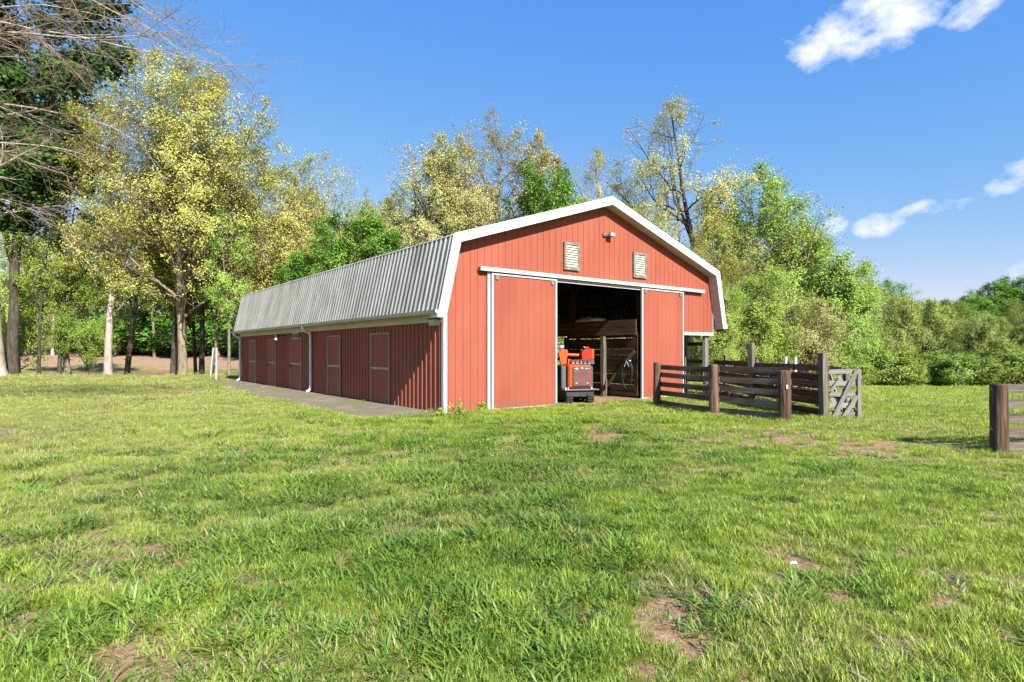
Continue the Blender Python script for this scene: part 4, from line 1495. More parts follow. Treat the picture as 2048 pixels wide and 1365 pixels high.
def make_tree(seed, h, r, crown_base, spread, leafn, leaf_size, l1=16, l2=7, l3=6, ang1=.95, up1=.05, forks=1, wob=.10, shape='round', bare_twigs=True,
              clump=.22, lean=0.0, l4=0, fork0=None, fang=.42, top=1.0, flare=1.5, leaf_levels=(3,), tip=.45):
    """Returns trunk mesh and crown mesh data of one tree standing on the origin."""
    rng = np.random.default_rng(seed)
    ell = (h * (1 + crown_base) / 2, h * (1 - crown_base) / 2, spread)
    D0 = np.array([[lean, rng.normal(0, .02), 1.0]]); D0 /= np.linalg.norm(D0)
    P, Rd = grow(np.zeros((1, 3)) + [[0, 0, -.3]], D0, np.array([h * .90 + .3]), np.array([r]), 16, rng, wob * .35, .02, .12)
    Rd[0, 0] *= flare; Rd[0, 1] *= 1 + (flare - 1) * .12
    # flare only near the ground: insert an extra ring
    P = np.concatenate([P[:, :1], P[:, :1] + (P[:, 1:2] - P[:, :1]) * .3, P[:, :1] + (P[:, 1:2] - P[:, :1]) * .6, P[:, 1:]], 1)
    Rd = np.concatenate([Rd[:, :1], np.full((1, 1), r * (1 + (flare - 1) * .45)), np.full((1, 1), r * 1.05), Rd[:, 1:]], 1)
    vs, qs = [], []
    v, q = tubes(P, Rd, 12); vs.append(v); qs.append(q)
    cb = crown_base

    def env(t):
        u = np.clip((t - cb) / (1 - cb), 0, 1)
        if shape == 'round': e = np.sqrt(np.clip(1 - (u * 1.25 - .45) ** 2 / .75, .04, 1))
        elif shape == 'cone': e = 1.0 - .85 * u
        elif shape == 'vase': e = .45 + .55 * np.sin(np.clip(u, 0, 1) * 2.6)
        elif shape == 'flat': e = .65 + .5 * u - .5 * u ** 3
        else: e = np.ones_like(u)
        return spread * e
    stems = [(P, Rd)]
    if forks > 1:
        Pf, Rf = spawn(P, Rd, forks - 1, max(cb * .75, .12) if fork0 is None else fork0, min(cb + .22, .7) if fork0 is None else fork0 + .3, fang, 0, rng, 12, wob * .5, .07, .72, lambda t: h * (.97 - t) * 1.0, taper=.12, ell=ell, full=True)
        v, q = tubes(Pf, Rf, 9); vs.append(v); qs.append(q)
        stems.append((Pf, Rf))
    P1, R1 = spawn(P, Rd, l1, cb, .98, ang1, 0, rng, 8, wob, up1, .50, env, ell=ell, full=True)
    if forks > 1:
        Pb, Rb = spawn(Pf, Rf, max(5, int(l1 * .7)), .12, .98, ang1 * .85, 0, rng, 8, wob, up1, .5, lambda t: spread * .75 * (1.0 - .45 * t), ell=ell)
        P1 = np.concatenate([P1, Pb]); R1 = np.concatenate([R1, Rb])
    v, q = tubes(P1, R1, 7); vs.append(v); qs.append(q)
    P2, R2 = spawn(P1, R1, l2, .18, 1.0, .80, .55, rng, 6, wob * 1.2, .03, .6, ell=ell)
    v, q = tubes(P2, R2, 4); vs.append(v); qs.append(q)
    P3, R3 = spawn(P2, R2, l3, .15, 1.0, .75, .55, rng, 3, wob * 1.3, .02, .6, rmin=.006, ell=ell)
    v, q = tubes(P3, R3, 3); vs.append(v); qs.append(q)
    last = (P3, R3)
    if l4:
        P4, R4 = spawn(P3, R3, l4, .2, 1.0, .8, .6, rng, 3, wob * 1.3, 0, .6, rmin=.004)
        v, q = tubes(P4, R4, 3); vs.append(v); qs.append(q)
        last = (P4, R4)
    trunk = quads_mesh('trunk', vs, qs, 'bark_mid')
    crown = None
    if leafn:
        PL = last[0]
        nb = PL.shape[0]
        per = 12
        nc = max(nb, int(leafn / per))
        bi = rng.integers(0, nb, nc)
        t = rng.random((nc, 1)) ** tip
        p, T, _ = interp_path(PL[bi], last[1][bi], t)
        c = np.repeat(p.reshape(-1, 3), per, 0) + rng.normal(0, clump, (nc * per, 3)) * rng.choice([.5, 1.0, 1.5], (nc, 1)).repeat(per, 0)
        c = c[c[:, 2] > h * cb * .92 + .15 * np.hypot(c[:, 0], c[:, 1]) * (-1.0 if h > 12 else 0)]
        if len(c) > leafn: c = c[rng.permutation(len(c))[:leafn]]
        v, q = leaves(c, np.full(len(c), leaf_size), rng, .68, hub=np.array([0, 0, ell[0] - .25 * ell[1]]))
        crown = quads_mesh('crown', [v], [q], 'leaf_green', False)
    return trunk, crown


PROTO = {
    'spread_oak': make_tree(1, 20, .27, .20, 6.6, 150000, .108, 22, 8, 7, ang1=1.0, up1=.03, forks=7, shape='round', clump=.20, fork0=.26, fang=.55),
    'spread_oak2': make_tree(2, 16, .28, .20, 5.4, 74000, .12, 20, 8, 6, ang1=1.0, up1=.03, forks=5, shape='round', clump=.20, fang=.5),
    'tall_thin': make_tree(3, 20, .27, .30, 3.6, 30000, .105, 20, 7, 6, ang1=1.0, up1=.02, forks=2, shape='round', clump=.18),
    'sparse_oak': make_tree(27, 25, .40, .42, 6.2, 40000, .115, 12, 7, 6, ang1=1.0, up1=.04, forks=7, wob=.19, shape='round', clump=.24, fang=.75, fork0=.40),
    'bud_fine': make_tree(5, 22, .42, .16, 6.6, 140000, .128, 24, 8, 7, ang1=.8, up1=.05, forks=8, shape='round', clump=.22, fang=.5),
    'round_green': make_tree(7, 15, .3, .14, 4.6, 52000, .16, 20, 7, 6, ang1=1.0, up1=.05, forks=3, shape='round', clump=.22),
    'soft_lime': make_tree(8, 14, .26, .08, 4.6, 84000, .13, 22, 8, 6, ang1=.9, up1=.05, forks=5, shape='round', clump=.22),
    'evergreen': make_tree(9, 26, .30, .34, 5.8, 74000, .24, 32, 8, 5, ang1=1.15, up1=.03, forks=2, shape='round', clump=.26),
    'grey_round': make_tree(10, 10, .2, .10, 4.4, 46000, .115, 18, 8, 7, ang1=.8, up1=.05, forks=5, shape='round', clump=.18),
    'wood_slim': make_tree(11, 18, .2, .30, 3.0, 17000, .16, 18, 6, 5, ang1=1.1, up1=.03, forks=1, shape='round', clump=.24),
    'wood_slim2': make_tree(12, 16, .18, .26, 3.2, 17000, .16, 20, 6, 5, ang1=1.15, up1=.01, forks=2, shape='round', clump=.24),
    'under_tree': make_tree(13, 9, .13, .12, 3.2, 20000, .13, 16, 6, 6, ang1=1.15, up1=.01, forks=2, shape='round', clump=.2),
    'shrub': make_tree(14, 2.6, .05, .03, 1.5, 14000, .085, 18, 6, 4, ang1=.9, up1=.03, forks=5, shape='round', clump=.11, flare=1.1),
    'dark_shrub': make_tree(15, 4.0, .08, .02, 2.4, 15000, .16, 20, 6, 4, ang1=1.05, up1=.02, forks=4, shape='round', clump=.17, flare=1.1),
}
PROTO_H = {'spread_oak': 20, 'spread_oak2': 16, 'tall_thin': 20, 'sparse_oak': 25, 'bud_fine': 22, 'round_green': 15, 'soft_lime': 14,
           'evergreen': 26, 'grey_round': 10, 'wood_slim': 18, 'wood_slim2': 16, 'under_tree': 9, 'shrub': 2.6, 'dark_shrub': 4.0}
for k in PROTO_H:   # true height of each prototype
    m = PROTO[k][1]
    co = np.zeros(len(m.vertices) * 3); m.vertices.foreach_get('co', co)
    PROTO_H[k] = float(np.percentile(co[2::3], 99.7))


def plant(name, proto, px, depth, top, label, cat, bark, leaf, group=None, rz=None, wide=1.0, dx=0.0, crown=True, tr=None):
    x = (px - 1024) / FPX * depth + dx
    zb = tz(x, depth)
    hgt = CAMZ + (HOR - top) / FPX * depth - zb
    s = hgt / PROTO_H[proto]
    o = empty(name, (x, depth, zb), rnd.uniform(0, 6.28) if rz is None else rz)
    o.scale = (s * wide, s * wide, s)
    tag(o, label, cat, group)
    tm, cm = PROTO[proto]
    t = bpy.data.objects.new('trunk' if cat == 'tree' else 'stems', tm); C.objects.link(t); t.parent = o
    t.material_slots[0].link = 'OBJECT'; t.material_slots[0].material = M[bark]
    if crown:
        c = bpy.data.objects.new('crown' if cat == 'tree' else 'foliage', cm); C.objects.link(c); c.parent = o
        c.material_slots[0].link = 'OBJECT'; c.material_slots[0].material = M[leaf]
    return o


T = 'tree'
ORD = ['first', 'second', 'third', 'fourth', 'fifth', 'sixth', 'seventh', 'eighth', 'ninth', 'tenth', 'eleventh', 'twelfth', 'thirteenth', 'fourteenth',
       'fifteenth', 'sixteenth', 'seventeenth', 'eighteenth', 'nineteenth', 'twentieth', 'twenty-first']
# yard edge, left
plant('oak_tree', 'spread_oak', 366, 38, 138, 'big yellow-green oak with a thick straight trunk standing left of the barn', T, 'bark_mid', 'leaf_yellow', rz=2.0, wide=1.0)
plant('oak_tree', 'tall_thin', 216, 39, 200, 'tall pale-trunked tree forking low, left of the big yellow-green oak', T, 'bark_pale', 'leaf_yellow', rz=2.7)
plant('evergreen_tree', 'evergreen', 24, 38, -140, 'tall dark evergreen with a black trunk at the left edge', T, 'bark_dark', 'leaf_dark', rz=.6)
plant('pale_tree', 'wood_slim', -6, 36.5, -60, 'pale-barked tree trunk cut by the left edge of the picture', T, 'bark_pale', 'leaf_olive', rz=4.0, wide=1.7, crown=False)
plant('oak_tree', 'spread_oak2', 535, 47, 345, 'yellow-green oak rising just behind the far end of the barn roof', T, 'bark_mid', 'leaf_yellow', rz=.3)
for (px, d, top, wd, pr, bk, lf, lab) in (
        (78, 38.3, 400, .8, 'wood_slim', 'bark_dark', 'leaf_under', 'slim dark tree leaning slightly, right of the black evergreen trunk'),
        (118, 38.8, 330, .8, 'wood_slim', 'bark_dark', 'leaf_under', 'slim dark straight tree, second right of the black evergreen trunk'),
        (177, 39.3, 560, .8, 'under_tree', 'bark_dark', 'leaf_under', 'small dark forked tree just left of the pale forked trunk'),
        (344, 40, 250, .8, 'wood_slim', 'bark_dark', 'leaf_yellow', 'slim dark trunk close on the left of the thick oak trunk'),
        (355, 42, 300, .8, 'wood_slim', 'bark_mid', 'leaf_olive', 'slim brown trunk showing behind the thick oak trunk'),
        (403, 42, 330, 1.1, 'wood_slim', 'bark_dark', 'leaf_lime', 'stout dark shaded trunk right of the thick oak trunk'),
        (393, 45, 380, .8, 'wood_slim2', 'bark_dark', 'leaf_under', 'thin dark trunk between the thick oak and the stout dark trunk'),
        (428, 43, 330, .9, 'wood_slim', 'bark_mid', 'leaf_lime', 'ivy-brown trunk rising behind the two white boards'),
        (458, 36.5, 420, .8, 'wood_slim', 'bark_mid', 'leaf_lime', 'slim brown trunk just beyond the far corner of the barn'),
        (140, 44, 280, 1.0, 'tall_thin', 'bark_mid', 'leaf_olive', 'thinly leafed olive tree behind the slim dark trunks'),
        (250, 46, 330, 1.0, 'tall_thin', 'bark_mid', 'leaf_olive', 'thinly leafed olive tree behind the pale forked trunk')):
    plant('slim_tree', pr, px, d, top, lab, T, bk, lf, wide=wd)
plant('shrub', 'under_tree', 40, 41, 560, 'bright leafy bush right behind the black evergreen trunk', 'bush', 'bark_mid', 'leaf_lime', wide=.8)

# wood beyond the pond
for i, px in enumerate((-20, 30, 52, 102, 130, 157, 192, 232, 262, 283, 315, 345, 378, 410, 440, 470, 500, 540)):
    pr = ('wood_slim', 'wood_slim2')[i % 2]
    plant('wood_tree', pr, px + rnd.uniform(-6, 6), 80 + rnd.uniform(0, 12), 430 + rnd.uniform(-40, 60), 'slim tree in the wood beyond the pond, %s from the left' % ORD[i], T,
          'bark_pale' if i in (1, 3, 5, 7, 9) else 'bark_mid', ('leaf_lime', 'leaf_under', 'leaf_olive')[i % 3], 'trees in the wood beyond the pond')
for i, px in enumerate((-30, 20, 70, 120, 165, 215, 255, 300, 335, 372, 410, 450, 490, 530)):
    dk = i >= 6
    plant('wood_bush', 'dark_shrub' if dk else 'under_tree', px + rnd.uniform(-8, 8), 79 + rnd.uniform(0, 8), (640 if dk else 655) + rnd.uniform(-25, 25),
          ('dark bush on the far bank of the pond, %s from the left' % ORD[i - 6]) if dk else ('light leafy bush on the far bank of the pond, %s from the left' % ORD[i]), 'bush', 'bark_dark', 'leaf_dark' if (dk and i % 2) else ('leaf_green' if dk else 'leaf_lime'),
          'dark bushes beyond the pond' if dk else 'green bushes beyond the pond', wide=1.6 if dk else 1.1)

# behind the barn
for (px, d, top, wd, pr, bk, lf, lab) in (
        (650, 58, 325, .80, 'bud_fine', 'bark_mid', 'leaf_yellow', 'rounded yellow-green tree behind the middle of the barn roof'),
        (738, 64, 392, .62, 'bud_fine', 'bark_mid', 'leaf_olive', 'thin grey-olive tree between the yellow tree and the broad olive tree'),
        (700, 44, 425, 1.0, 'round_green', 'bark_dark', 'leaf_green', 'fresh green tree just above the long barn roof'),
        (625, 42, 505, .9, 'round_green', 'bark_dark', 'leaf_green', 'low bright green tree peeping over the barn roof'),
        (868, 57, 282, .95, 'bud_fine', 'bark_mid', 'leaf_olive', 'broad olive budding tree, left half of the large crown behind the roof'),
        (990, 58, 238, .9, 'bud_fine', 'bark_mid', 'leaf_olive', 'tall olive budding tree, right half of the large crown behind the roof'),
        (1092, 50, 335, .8, 'round_green', 'bark_dark', 'leaf_green', 'bright green crown just left of the barn ridge'),
        (1210, 58, 292, .8, 'sparse_oak', 'bark_mid', 'leaf_yellow', 'loose yellow-green tree behind the barn ridge'),
        (1368, 54, 190, 1.0, 'sparse_oak', 'bark_dark', 'leaf_yellow', 'tall sparse oak with dark open limbs against the sky'),
        (1290, 50, 400, .75, 'spread_oak2', 'bark_mid', 'leaf_yellow', 'yellowish oak crown at the foot of the tall sparse oak'),
        (1450, 46, 440, .8, 'spread_oak2', 'bark_mid', 'leaf_yellow', 'yellow oak crown rising over the right roof slope'),
        (1495, 56, 350, .8, 'soft_lime', 'bark_mid', 'leaf_lime', 'lime green tree behind and right of the tall sparse oak'),
        (1575, 52, 398, .95, 'soft_lime', 'bark_mid', 'leaf_lime', 'lime green rounded tree right of the barn'),
        (1655, 52, 512, 1.1, 'soft_lime', 'bark_mid', 'leaf_lime', 'low spreading lime tree at the end of the row right of the barn'),
        (1530, 42, 535, 1.1, 'soft_lime', 'bark_mid', 'leaf_lime', 'low yellow-green tree close behind the pen fence'),
        (1440, 40, 570, 1.0, 'soft_lime', 'bark_mid', 'leaf_lime', 'low lime tree seen under the barn corner'),
        (1610, 44, 600, 1.1, 'grey_round', 'bark_mid', 'leaf_olive', 'tan twiggy thicket tree behind the small gate')):
    plant('tree', pr, px, d, top, lab, T, bk, lf, wide=wd)

# right-hand tree line along the field
for (px, d, top, wd, pr, bk, lf, lab) in (
        (1700, 60, 575, 1.0, 'soft_lime', 'bark_mid', 'leaf_lime', 'lime tree where the field edge begins, right of the gate'),
        (1738, 63, 610, 0.8, 'grey_round', 'bark_mid', 'leaf_grey', 'grey-green tree at the field edge, first of three rounded ones'),
        (1795, 62, 590, 0.8, 'grey_round', 'bark_dark', 'leaf_grey', 'grey-green rounded tree with dark leaning trunk at the field edge'),
        (1850, 63, 600, 0.8, 'grey_round', 'bark_dark', 'leaf_grey', 'grey-green tree with straight dark trunk at the field edge'),
        (1960, 60, 628, .95, 'grey_round', 'bark_dark', 'leaf_grey', 'rounded grey-green tree with forked trunk near the right edge'),
        (2060, 64, 600, 1.1, 'soft_lime', 'bark_mid', 'leaf_under', 'green tree at the right edge of the field'),
        (2130, 64, 590, 1.1, 'soft_lime', 'bark_mid', 'leaf_under', 'green tree just past the right edge of the field'),
        (1780, 84, 565, 1.0, 'soft_lime', 'bark_mid', 'leaf_green', 'green tree standing above the field edge trees'),
        (1725, 80, 570, 1.0, 'soft_lime', 'bark_mid', 'leaf_lime', 'light green tree behind the first field edge tree'),
        (1890, 88, 600, 1.2, 'soft_lime', 'bark_mid', 'leaf_under', 'mid green far tree in the dip of the tree line'),
        (1840, 92, 598, 1.2, 'soft_lime', 'bark_mid', 'leaf_green', 'green far tree left of the dip of the tree line'),
        (1935, 92, 592, 1.1, 'round_green', 'bark_dark', 'leaf_green', 'dark green far tree, left shoulder of the high group'),
        (1985, 96, 566, 1.1, 'round_green', 'bark_dark', 'leaf_green', 'dark green far tree in the middle of the high group'),
        (2035, 94, 552, 1.1, 'round_green', 'bark_dark', 'leaf_green', 'highest dark green far tree at the right edge'),
        (2095, 94, 548, 1.1, 'round_green', 'bark_dark', 'leaf_green', 'dark green far tree just past the right edge')):
    plant('tree', pr, px, d, top, lab, T, bk, lf, wide=wd)
for i, px in enumerate((1425, 1470, 1520, 1565, 1605, 1640, 1680, 1715, 1745, 1775, 1805, 1832, 1862, 1890, 1918, 1946, 1975, 2005, 2035, 2070, 2105)):
    d = 57 + rnd.uniform(-1.5, 2.5) if px > 1690 else 46 + rnd.uniform(-2, 3)
    plant('field_bush', 'shrub', px + rnd.uniform(-6, 6), d, 712 + rnd.uniform(-34, 20), 'bushy green shrub along the far field edge, %s counted from the barn' % ORD[i], 'bush', 'bark_mid',
          ('leaf_lime', 'leaf_under', 'leaf_lime')[i % 3], 'shrubs along the far field edge', wide=rnd.uniform(.95, 1.6))


# far wood closing the gaps behind everything (too far to tell trees apart)
def far_wood(name, px0, px1, d0, d1, top, seed, leaf, label, n=26000, size=.5):
    rng = np.random.default_rng(seed)
    d = rng.uniform(d0, d1, n)
    px = rng.uniform(px0, px1, n)
    x = (px - 1024) / FPX * d
    zg = terrain(x, d)
    prof = fbm(px / 38.0, np.full(n, .5) + d * .02, seed, 4)
    ht = (CAMZ + (HOR - top) / FPX * d) * (.62 + .62 * prof)
    z = zg + (ht - zg) * rng.random(n) ** .75
    v, q = leaves(np.stack([x, d, z], 1), np.full(n, size), rng)
    me = quads_mesh(name, [v], [q], leaf, False)
    o = bpy.data.objects.new(name, me); C.objects.link(o)
    tag(o, label, 'wood', kind='stuff')


far_wood('far_wood', -260, 640, 96, 118, 560, 5, 'leaf_lime', 'far green wood filling the gaps behind the pond trees', 34000, .55)
far_wood('far_wood', 1380, 2350, 102, 128, 600, 6, 'leaf_under', 'far green wood behind the tree line on the right', 36000, .55)
far_wood('far_wood', 640, 1400, 90, 110, 600, 8, 'leaf_under', 'far wood hidden behind the barn', 14000, .6)

# bare tree whose limbs reach in from the upper left
rng = np.random.default_rng(33)
vs, qs = [], []
Pt, Rt = grow(np.array([[0, 0, -.3]]), np.array([[.03, .0, 1.0]]), np.array([13.5]), np.array([.30]), 14, rng, .03, .02, .2)
v, q = tubes(Pt, Rt, 12); vs.append(v); qs.append(q)
starts, dirs, lens, rads = [], [], [], []
lr_ = random.Random(5)
limbs = [(.66, .96, -.05, -.02, 8.6, .05), (.72, .95, .10, -.07, 8.8, .05), (.78, .93, .05, -.12, 8.8, .05), (.84, .94, -.08, -.14, 8.8, .045),
         (.60, .95, .12, -.02, 7.0, .05), (.55, .94, .22, -.05, 6.0, .045), (.50, .9, .25, -.05, 5.2, .04), (.90, .93, .12, -.20, 8.8, .045),
         (.64, .88, .35, -.10, 6.2, .04), (.70, .85, .40, -.16, 6.4, .04), (.46, .93, .12, -.03, 4.6, .04), (.96, .92, .0, -.22, 8.8, .04), (.88, .95, .15, -.08, 9.0, .045),
         (.74, .92, -.2, -.16, 7.6, .04), (.58, .9, -.2, .0, 5.6, .04),
         (.55, -.8, .3, .4, 6, .07), (.65, -.6, -.5, .5, 6, .07), (.8, -.7, .1, .6, 6, .06)]
for (t, dx, dy, dz, L, r) in limbs:
    p, _, _ = interp_path(Pt, Rt, np.array([[t]]))
    L = L * .88; r = r * .72; starts.append(p[0, 0]); d = np.array([dx, dy, dz]); dirs.append(d / np.linalg.norm(d)); lens.append(L); rads.append(r)
P1, R1 = grow(np.array(starts), np.array(dirs), np.array(lens), np.array(rads), 14, rng, .09, -.004, .14)
v, q = tubes(P1, R1, 8); vs.append(v); qs.append(q)
P2, R2 = spawn(P1, R1, 10, .12, 1.0, .48, .45, rng, 9, .10, -.005, .6, rmin=.009)
v, q = tubes(P2, R2, 6); vs.append(v); qs.append(q)
P3, R3 = spawn(P2, R2, 6, .15, 1.0, .60, .45, rng, 6, .12, .0, .6, rmin=.0055)
v, q = tubes(P3, R3, 4); vs.append(v); qs.append(q)
P4, R4 = spawn(P3, R3, 5, .2, 1.0, .70, .5, rng, 4, .14, .0, .6, rmin=.0035)
v, q = tubes(P4, R4, 3); vs.append(v); qs.append(q)
bt = empty('bare_tree', (-15.2, 14.0, 0))
tag(bt, 'bare grey branches of a leafless tree reaching in from the upper left', 'tree')
o = bpy.data.objects.new('trunk', quads_mesh('trunk', vs[:2], qs[:2], 'bark_pale')); C.objects.link(o); o.parent = bt
o = bpy.data.objects.new('twigs', quads_mesh('twigs', vs[2:], qs[2:], 'twig')); C.objects.link(o); o.parent = bt

# weeds at the foot of the wall
for (px, row, hh_, lab) in ((918, 832, .42, 'leafy weed clump at the foot of the red wall by the corner trim'), (880, 836, .25, 'small weed at the outer corner of the barn'),
                            (962, 824, .26, 'low weed clump below the left jamb of the sliding door')):
    dp = FPX * CAMZ / (row - HOR); x = (px - 1024) / FPX * dp
    o = empty('weed', (x, dp, 0), rnd.uniform(0, 6)); s = hh_ / PROTO_H['shrub']
    rngw = np.random.default_rng(int(px))
    Ps, Rs = grow(np.zeros((22, 3)), rngw.normal(0, .45, (22, 3)) * [1, 1, 0] + [0, 0, 1], rngw.uniform(.6, 1.1, 22) * hh_, np.full(22, .004), 6, rngw, .16, -.03, .4)
    v, q = tubes(Ps, Rs, 4)
    om = bpy.data.objects.new('stems', quads_mesh('stems', [v], [q], 'leaf_lime')); C.objects.link(om); om.parent = o
    p, _, _ = interp_path(Ps, Rs, rngw.random((22, 14)))
    v, q = leaves(p.reshape(-1, 3) + rngw.normal(0, .02, (308, 3)), np.full(308, .065), rngw, .45)
    om = bpy.data.objects.new('foliage', quads_mesh('foliage', [v], [q], 'leaf_lime', False)); C.objects.link(om); om.parent = o
    tag(o, lab, 'weed')


# ------------------------------------------------------------------ GRASS
def blades(seed, n, rad, l0, l1, w0, w1, lean0, lean1, curl, flatleaf=False):
    rng = np.random.default_rng(seed)
    a = rng.random(n) * 6.283; rr = rad * np.sqrt(rng.random(n))
    bx, by = rr * np.cos(a), rr * np.sin(a)
    az = a + rng.normal(0, 1.0, n)
    L = rng.uniform(l0, l1, n); W = rng.uniform(w0, w1, n)
    ln = rng.uniform(lean0, lean1, n)
    rows = 4
    px, py, pz = bx.copy(), by.copy(), np.full(n, -.01)
    verts = []
    th = ln.copy()
    tw = rng.normal(0, .5, n)
    for i in range(rows):
        wv = W * (1.0, 1.0, .75, .06)[i] * .5
        ox, oy = -np.sin(az + tw) * wv, np.cos(az + tw) * wv
        verts.append(np.stack([px - ox, py - oy, pz], 1)); verts.append(np.stack([px + ox, py + oy, pz], 1))
        st = L / (rows - 1)
        px = px + np.cos(az) * np.sin(th) * st; py = py + np.sin(az) * np.sin(th) * st; pz = pz + np.cos(th) * st
        th = th + curl * rng.uniform(.4, 1.2, n)
    v = np.stack(verts, 1)         # n, 8, 3
    v[:, :, 2] = np.maximum(v[:, :, 2], -.01)
    base = (np.arange(n) * 8)[:, None]
    q = np.concatenate([base + np.array([[0, 1, 3, 2]]), base + np.array([[2, 3, 5, 4]]), base + np.array([[4, 5, 7, 6]])], 0)
    return v.reshape(-1, 3), q


tufts = bpy.data.collections.new('grass_tufts')
TUFT = [('grass_broad', blades(1, 26, .06, .06, .16, .008, .013, .45, 1.2, .38)),
        ('grass_broad', blades(2, 30, .08, .05, .115, .006, .011, .6, 1.35, .30)),
        ('grass_fine', blades(3, 46, .055, .045, .095, .003, .0055, .05, .55, .22)),
        ('grass_fine', blades(4, 50, .075, .035, .08, .003, .005, .1, .7, .25)),
        ('grass_fine', blades(5, 60, .10, .02, .05, .003, .005, .2, 1.0, .3)),
        ('grass_weed', blades(6, 34, .09, .03, .06, .010, .018, .5, 1.3, .35)),
        ('straw', blades(7, 40, .11, .05, .14, .0025, .005, 1.1, 1.5, .1)),
        ('dry_leaf', blades(21, 3, .12, .03, .05, .02, .03, 1.2, 1.5, .2)),
        ('grass_fine', blades(8, 110, .34, .035, .085, .007, .012, .1, .8, .3)),
        ('grass_broad', blades(9, 90, .34, .035, .085, .010, .018, .3, 1.0, .3))]
for i, (mt, (v, q)) in enumerate(TUFT):
    me = quads_mesh('grass_tuft', [v], [q], mt, True)
    o = bpy.data.objects.new('grass_tuft_%02d' % i, me)
    tufts.objects.link(o)


def inside_barn(x, y):
    dx, dy = x - BC.x, y - BC.y
    s = dx * U.x + dy * U.y; w = dx * V.x + dy * V.y
    body = (s > -.02) & (s < 11.45) & (w > -.02) & (w < BL)
    door = (s > OPEN0 + .3) & (s < OPEN1) & (w > -.45) & (w <= 0.0)
    apr = (s > -2.0) & (s <= -.03) & (w > .45) & (w < BL + .3)
    return body, door, apr


def scatter(n, d0, d1, margin, seed, far):
    rng = np.random.default_rng(seed)
    # uniform over a wedge a little wider than the view
    k = 1024 / FPX
    y = np.sqrt(rng.uniform(d0 ** 2, d1 ** 2, n))
    x = rng.uniform(-1, 1, n) * (k * y + margin)
    body, door, apr = inside_barn(x, y)
    z = terrain(x, y)
    b = bare(x, y)
    keep = ~body & ~door & (z > -.50 + (x > 0) * -5)
    crack = fbm(x * 2.2, y * 2.2, 71, 3)
    keep &= ~(apr & (crack < .66))
    keep &= rng.random(n) > b * 1.05
    dens = fbm(x * 1.7, y * 1.7, 31, 3)
    keep &= rng.random(n) < .55 + .9 * dens
    keep &= ~((y > 64) & (x < -9) & (rng.random(n) < .75))
    x, y, z, b = x[keep], y[keep], z[keep], b[keep]
    apr = apr[keep]
    n = len(x)
    # which kind grows where
    clump = .25 * fbm(x * .8 + 7, y * .8, 51, 3) + .75 * fbm(x * 2.6 + 3, y * 2.6, 52, 3)
    lr = x / np.maximum(y, 1)
    broad = clump + .10 * (lr < .1) * (y < 10) - .14 * sstep(.15, .6, lr) - .16 * sstep(9, 16, y) - .14 * sstep(-.35, -.7, lr) * sstep(4, 7, y)
    mid = np.exp(-((lr - .12) / .22) ** 2) * np.exp(-((y - 9.0) / 2.6) ** 2)
    broad = broad + .16 * mid
    u = rng.random(n)
    idx = np.where(broad > .55, np.where(u < .7, u * 2 / .7, 3), np.where(u < .08, 5, np.where(u < .40, 2, np.where(u < .72, 3, 4)))).astype(int)
    idx = np.where((broad <= .55) & (broad > .49) & (u < .35), 1, idx)
    idx = np.where((b > .18) & (rng.random(n) < .5), 6, idx)
    idx = np.where(rng.random(n) < .006, 7, idx)
    idx = np.where(apr, 5, idx)
    if far:
        idx = np.where(broad > .5, 9, 8)
        idx = np.where((b > .25) & (rng.random(n) < .4), 6, idx)
    sc_ = rng.uniform(.75, 1.25, n) * (.45 + 1.2 * fbm(x * 1.9, y * 1.9, 61, 3))
    if far: sc_ = sc_ * np.interp(y, [12, 25, 60], [.8, 1.1, 2.2])
    else: sc_ = sc_ * np.interp(y, [2, 6, 12], [.95, 1.0, 1.15])
    sc_ = np.where(apr, sc_ * .7, sc_)
    sc_ = np.where(idx == 6, sc_ * .9, sc_)
    tone = np.clip((.5 * fbm(x * .5, y * .5, 81, 3) + .5 * fbm(x * 2.1, y * 2.1, 82, 3)) * 1.5 - .22 + rng.normal(0, .13, n) + .22 * sstep(.2, .7, lr) + .12 * sstep(-.2, -.7, lr) * sstep(5, 9, y) - .12 * mid, 0, 1)
    dry = np.clip(.05 + .30 * sstep(-.2, -.65, lr) * sstep(4.5, 9, y) + .2 * b + .12 * (fbm(x * .7, y * .7, 91, 3) > .58), 0, .6)
    rot = np.stack([rng.normal(0, .12, n), rng.normal(0, .12, n), rng.random(n) * 6.283], 1)
    return np.stack([x, y, z], 1), idx, sc_, tone, dry, rot


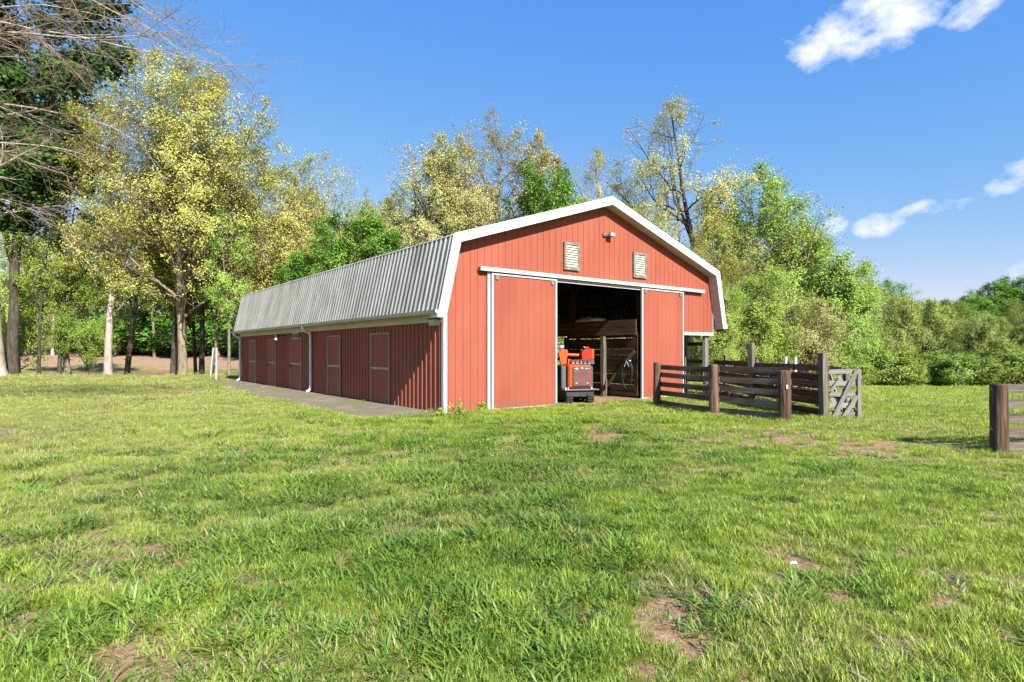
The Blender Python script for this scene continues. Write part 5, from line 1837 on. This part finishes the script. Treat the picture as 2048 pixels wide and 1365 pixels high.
def grass_object(name, label, parts):
    co = np.concatenate([p[0] for p in parts])
    me = bpy.data.meshes.new(name)
    me.vertices.add(len(co)); me.vertices.foreach_set('co', co.astype(np.float32).ravel())
    for nm, ty, k in (('idx', 'INT', 1), ('sc', 'FLOAT', 2), ('tone', 'FLOAT', 3), ('dry', 'FLOAT', 4)):
        a = me.attributes.new(nm, ty, 'POINT')
        val = np.concatenate([p[k] for p in parts])
        a.data.foreach_set('value', val.astype(np.int32 if ty == 'INT' else np.float32))
    a = me.attributes.new('rot', 'FLOAT_VECTOR', 'POINT')
    a.data.foreach_set('vector', np.concatenate([p[5] for p in parts]).astype(np.float32).ravel())
    me.update()
    o = bpy.data.objects.new(name, me); C.objects.link(o)
    ng = bpy.data.node_groups.new('grass_nodes', 'GeometryNodeTree')
    ng.interface.new_socket('Geometry', in_out='INPUT', socket_type='NodeSocketGeometry')
    ng.interface.new_socket('Geometry', in_out='OUTPUT', socket_type='NodeSocketGeometry')
    N, L = ng.nodes, ng.links
    gi = N.new('NodeGroupInput'); go = N.new('NodeGroupOutput')
    ci = N.new('GeometryNodeCollectionInfo'); ci.inputs[0].default_value = tufts
    ci.inputs['Separate Children'].default_value = True; ci.inputs['Reset Children'].default_value = True
    ip = N.new('GeometryNodeInstanceOnPoints'); ip.inputs['Pick Instance'].default_value = True
    mp = N.new('GeometryNodeMeshToPoints')

    def na(nm, ty):
        a = N.new('GeometryNodeInputNamedAttribute'); a.data_type = ty; a.inputs[0].default_value = nm
        return [s for s in a.outputs if s.enabled and s.name == 'Attribute'][0]
    L.new(gi.outputs[0], mp.inputs['Mesh'])
    L.new(mp.outputs[0], ip.inputs['Points']); L.new(ci.outputs[0], ip.inputs['Instance'])
    L.new(na('idx', 'INT'), ip.inputs['Instance Index'])
    er = N.new('FunctionNodeEulerToRotation'); L.new(na('rot', 'FLOAT_VECTOR'), er.inputs[0]); L.new(er.outputs[0], ip.inputs['Rotation'])
    cv = N.new('ShaderNodeCombineXYZ'); s = na('sc', 'FLOAT')
    for i in range(3): L.new(s, cv.inputs[i])
    L.new(cv.outputs[0], ip.inputs['Scale'])
    L.new(ip.outputs[0], go.inputs[0])
    md = o.modifiers.new('grass', 'NODES'); md.node_group = ng
    tag(o, label, 'grass', kind='stuff')
    return o


grass_object('grass', 'uneven green lawn grass in clumps across the yard and field', [
    scatter(56000, 1.8, 8.5, 4.5, 101, False), scatter(56000, 8.0, 20.0, 5.0, 102, False),
    scatter(10000, 13.0, 30.0, 5.0, 103, True), scatter(27000, 26.0, 66.0, 5.0, 104, True)])

# a pale chip lying in the grass
dp = FPX * CAMZ / (1141 - HOR); x = (1586 - 1024) / FPX * dp
ch = MB().add([(-.03, -.012, 0), (.025, -.016, .004), (.034, .010, .006), (-.01, .018, .008), (-.028, .008, .004), (-.02, -.008, .018), (.02, -.008, .02), (.015, .008, .018)],
              [(0, 1, 6, 5), (1, 2, 7, 6), (2, 3, 7), (3, 4, 5, 7), (4, 0, 5), (5, 6, 7), (4, 3, 2, 1, 0)])
o = ch.build('stone_chip', 'pipe_white'); o.location = (x, dp, .05)
tag(o, 'small white stone chip lying on the lawn', 'stone')
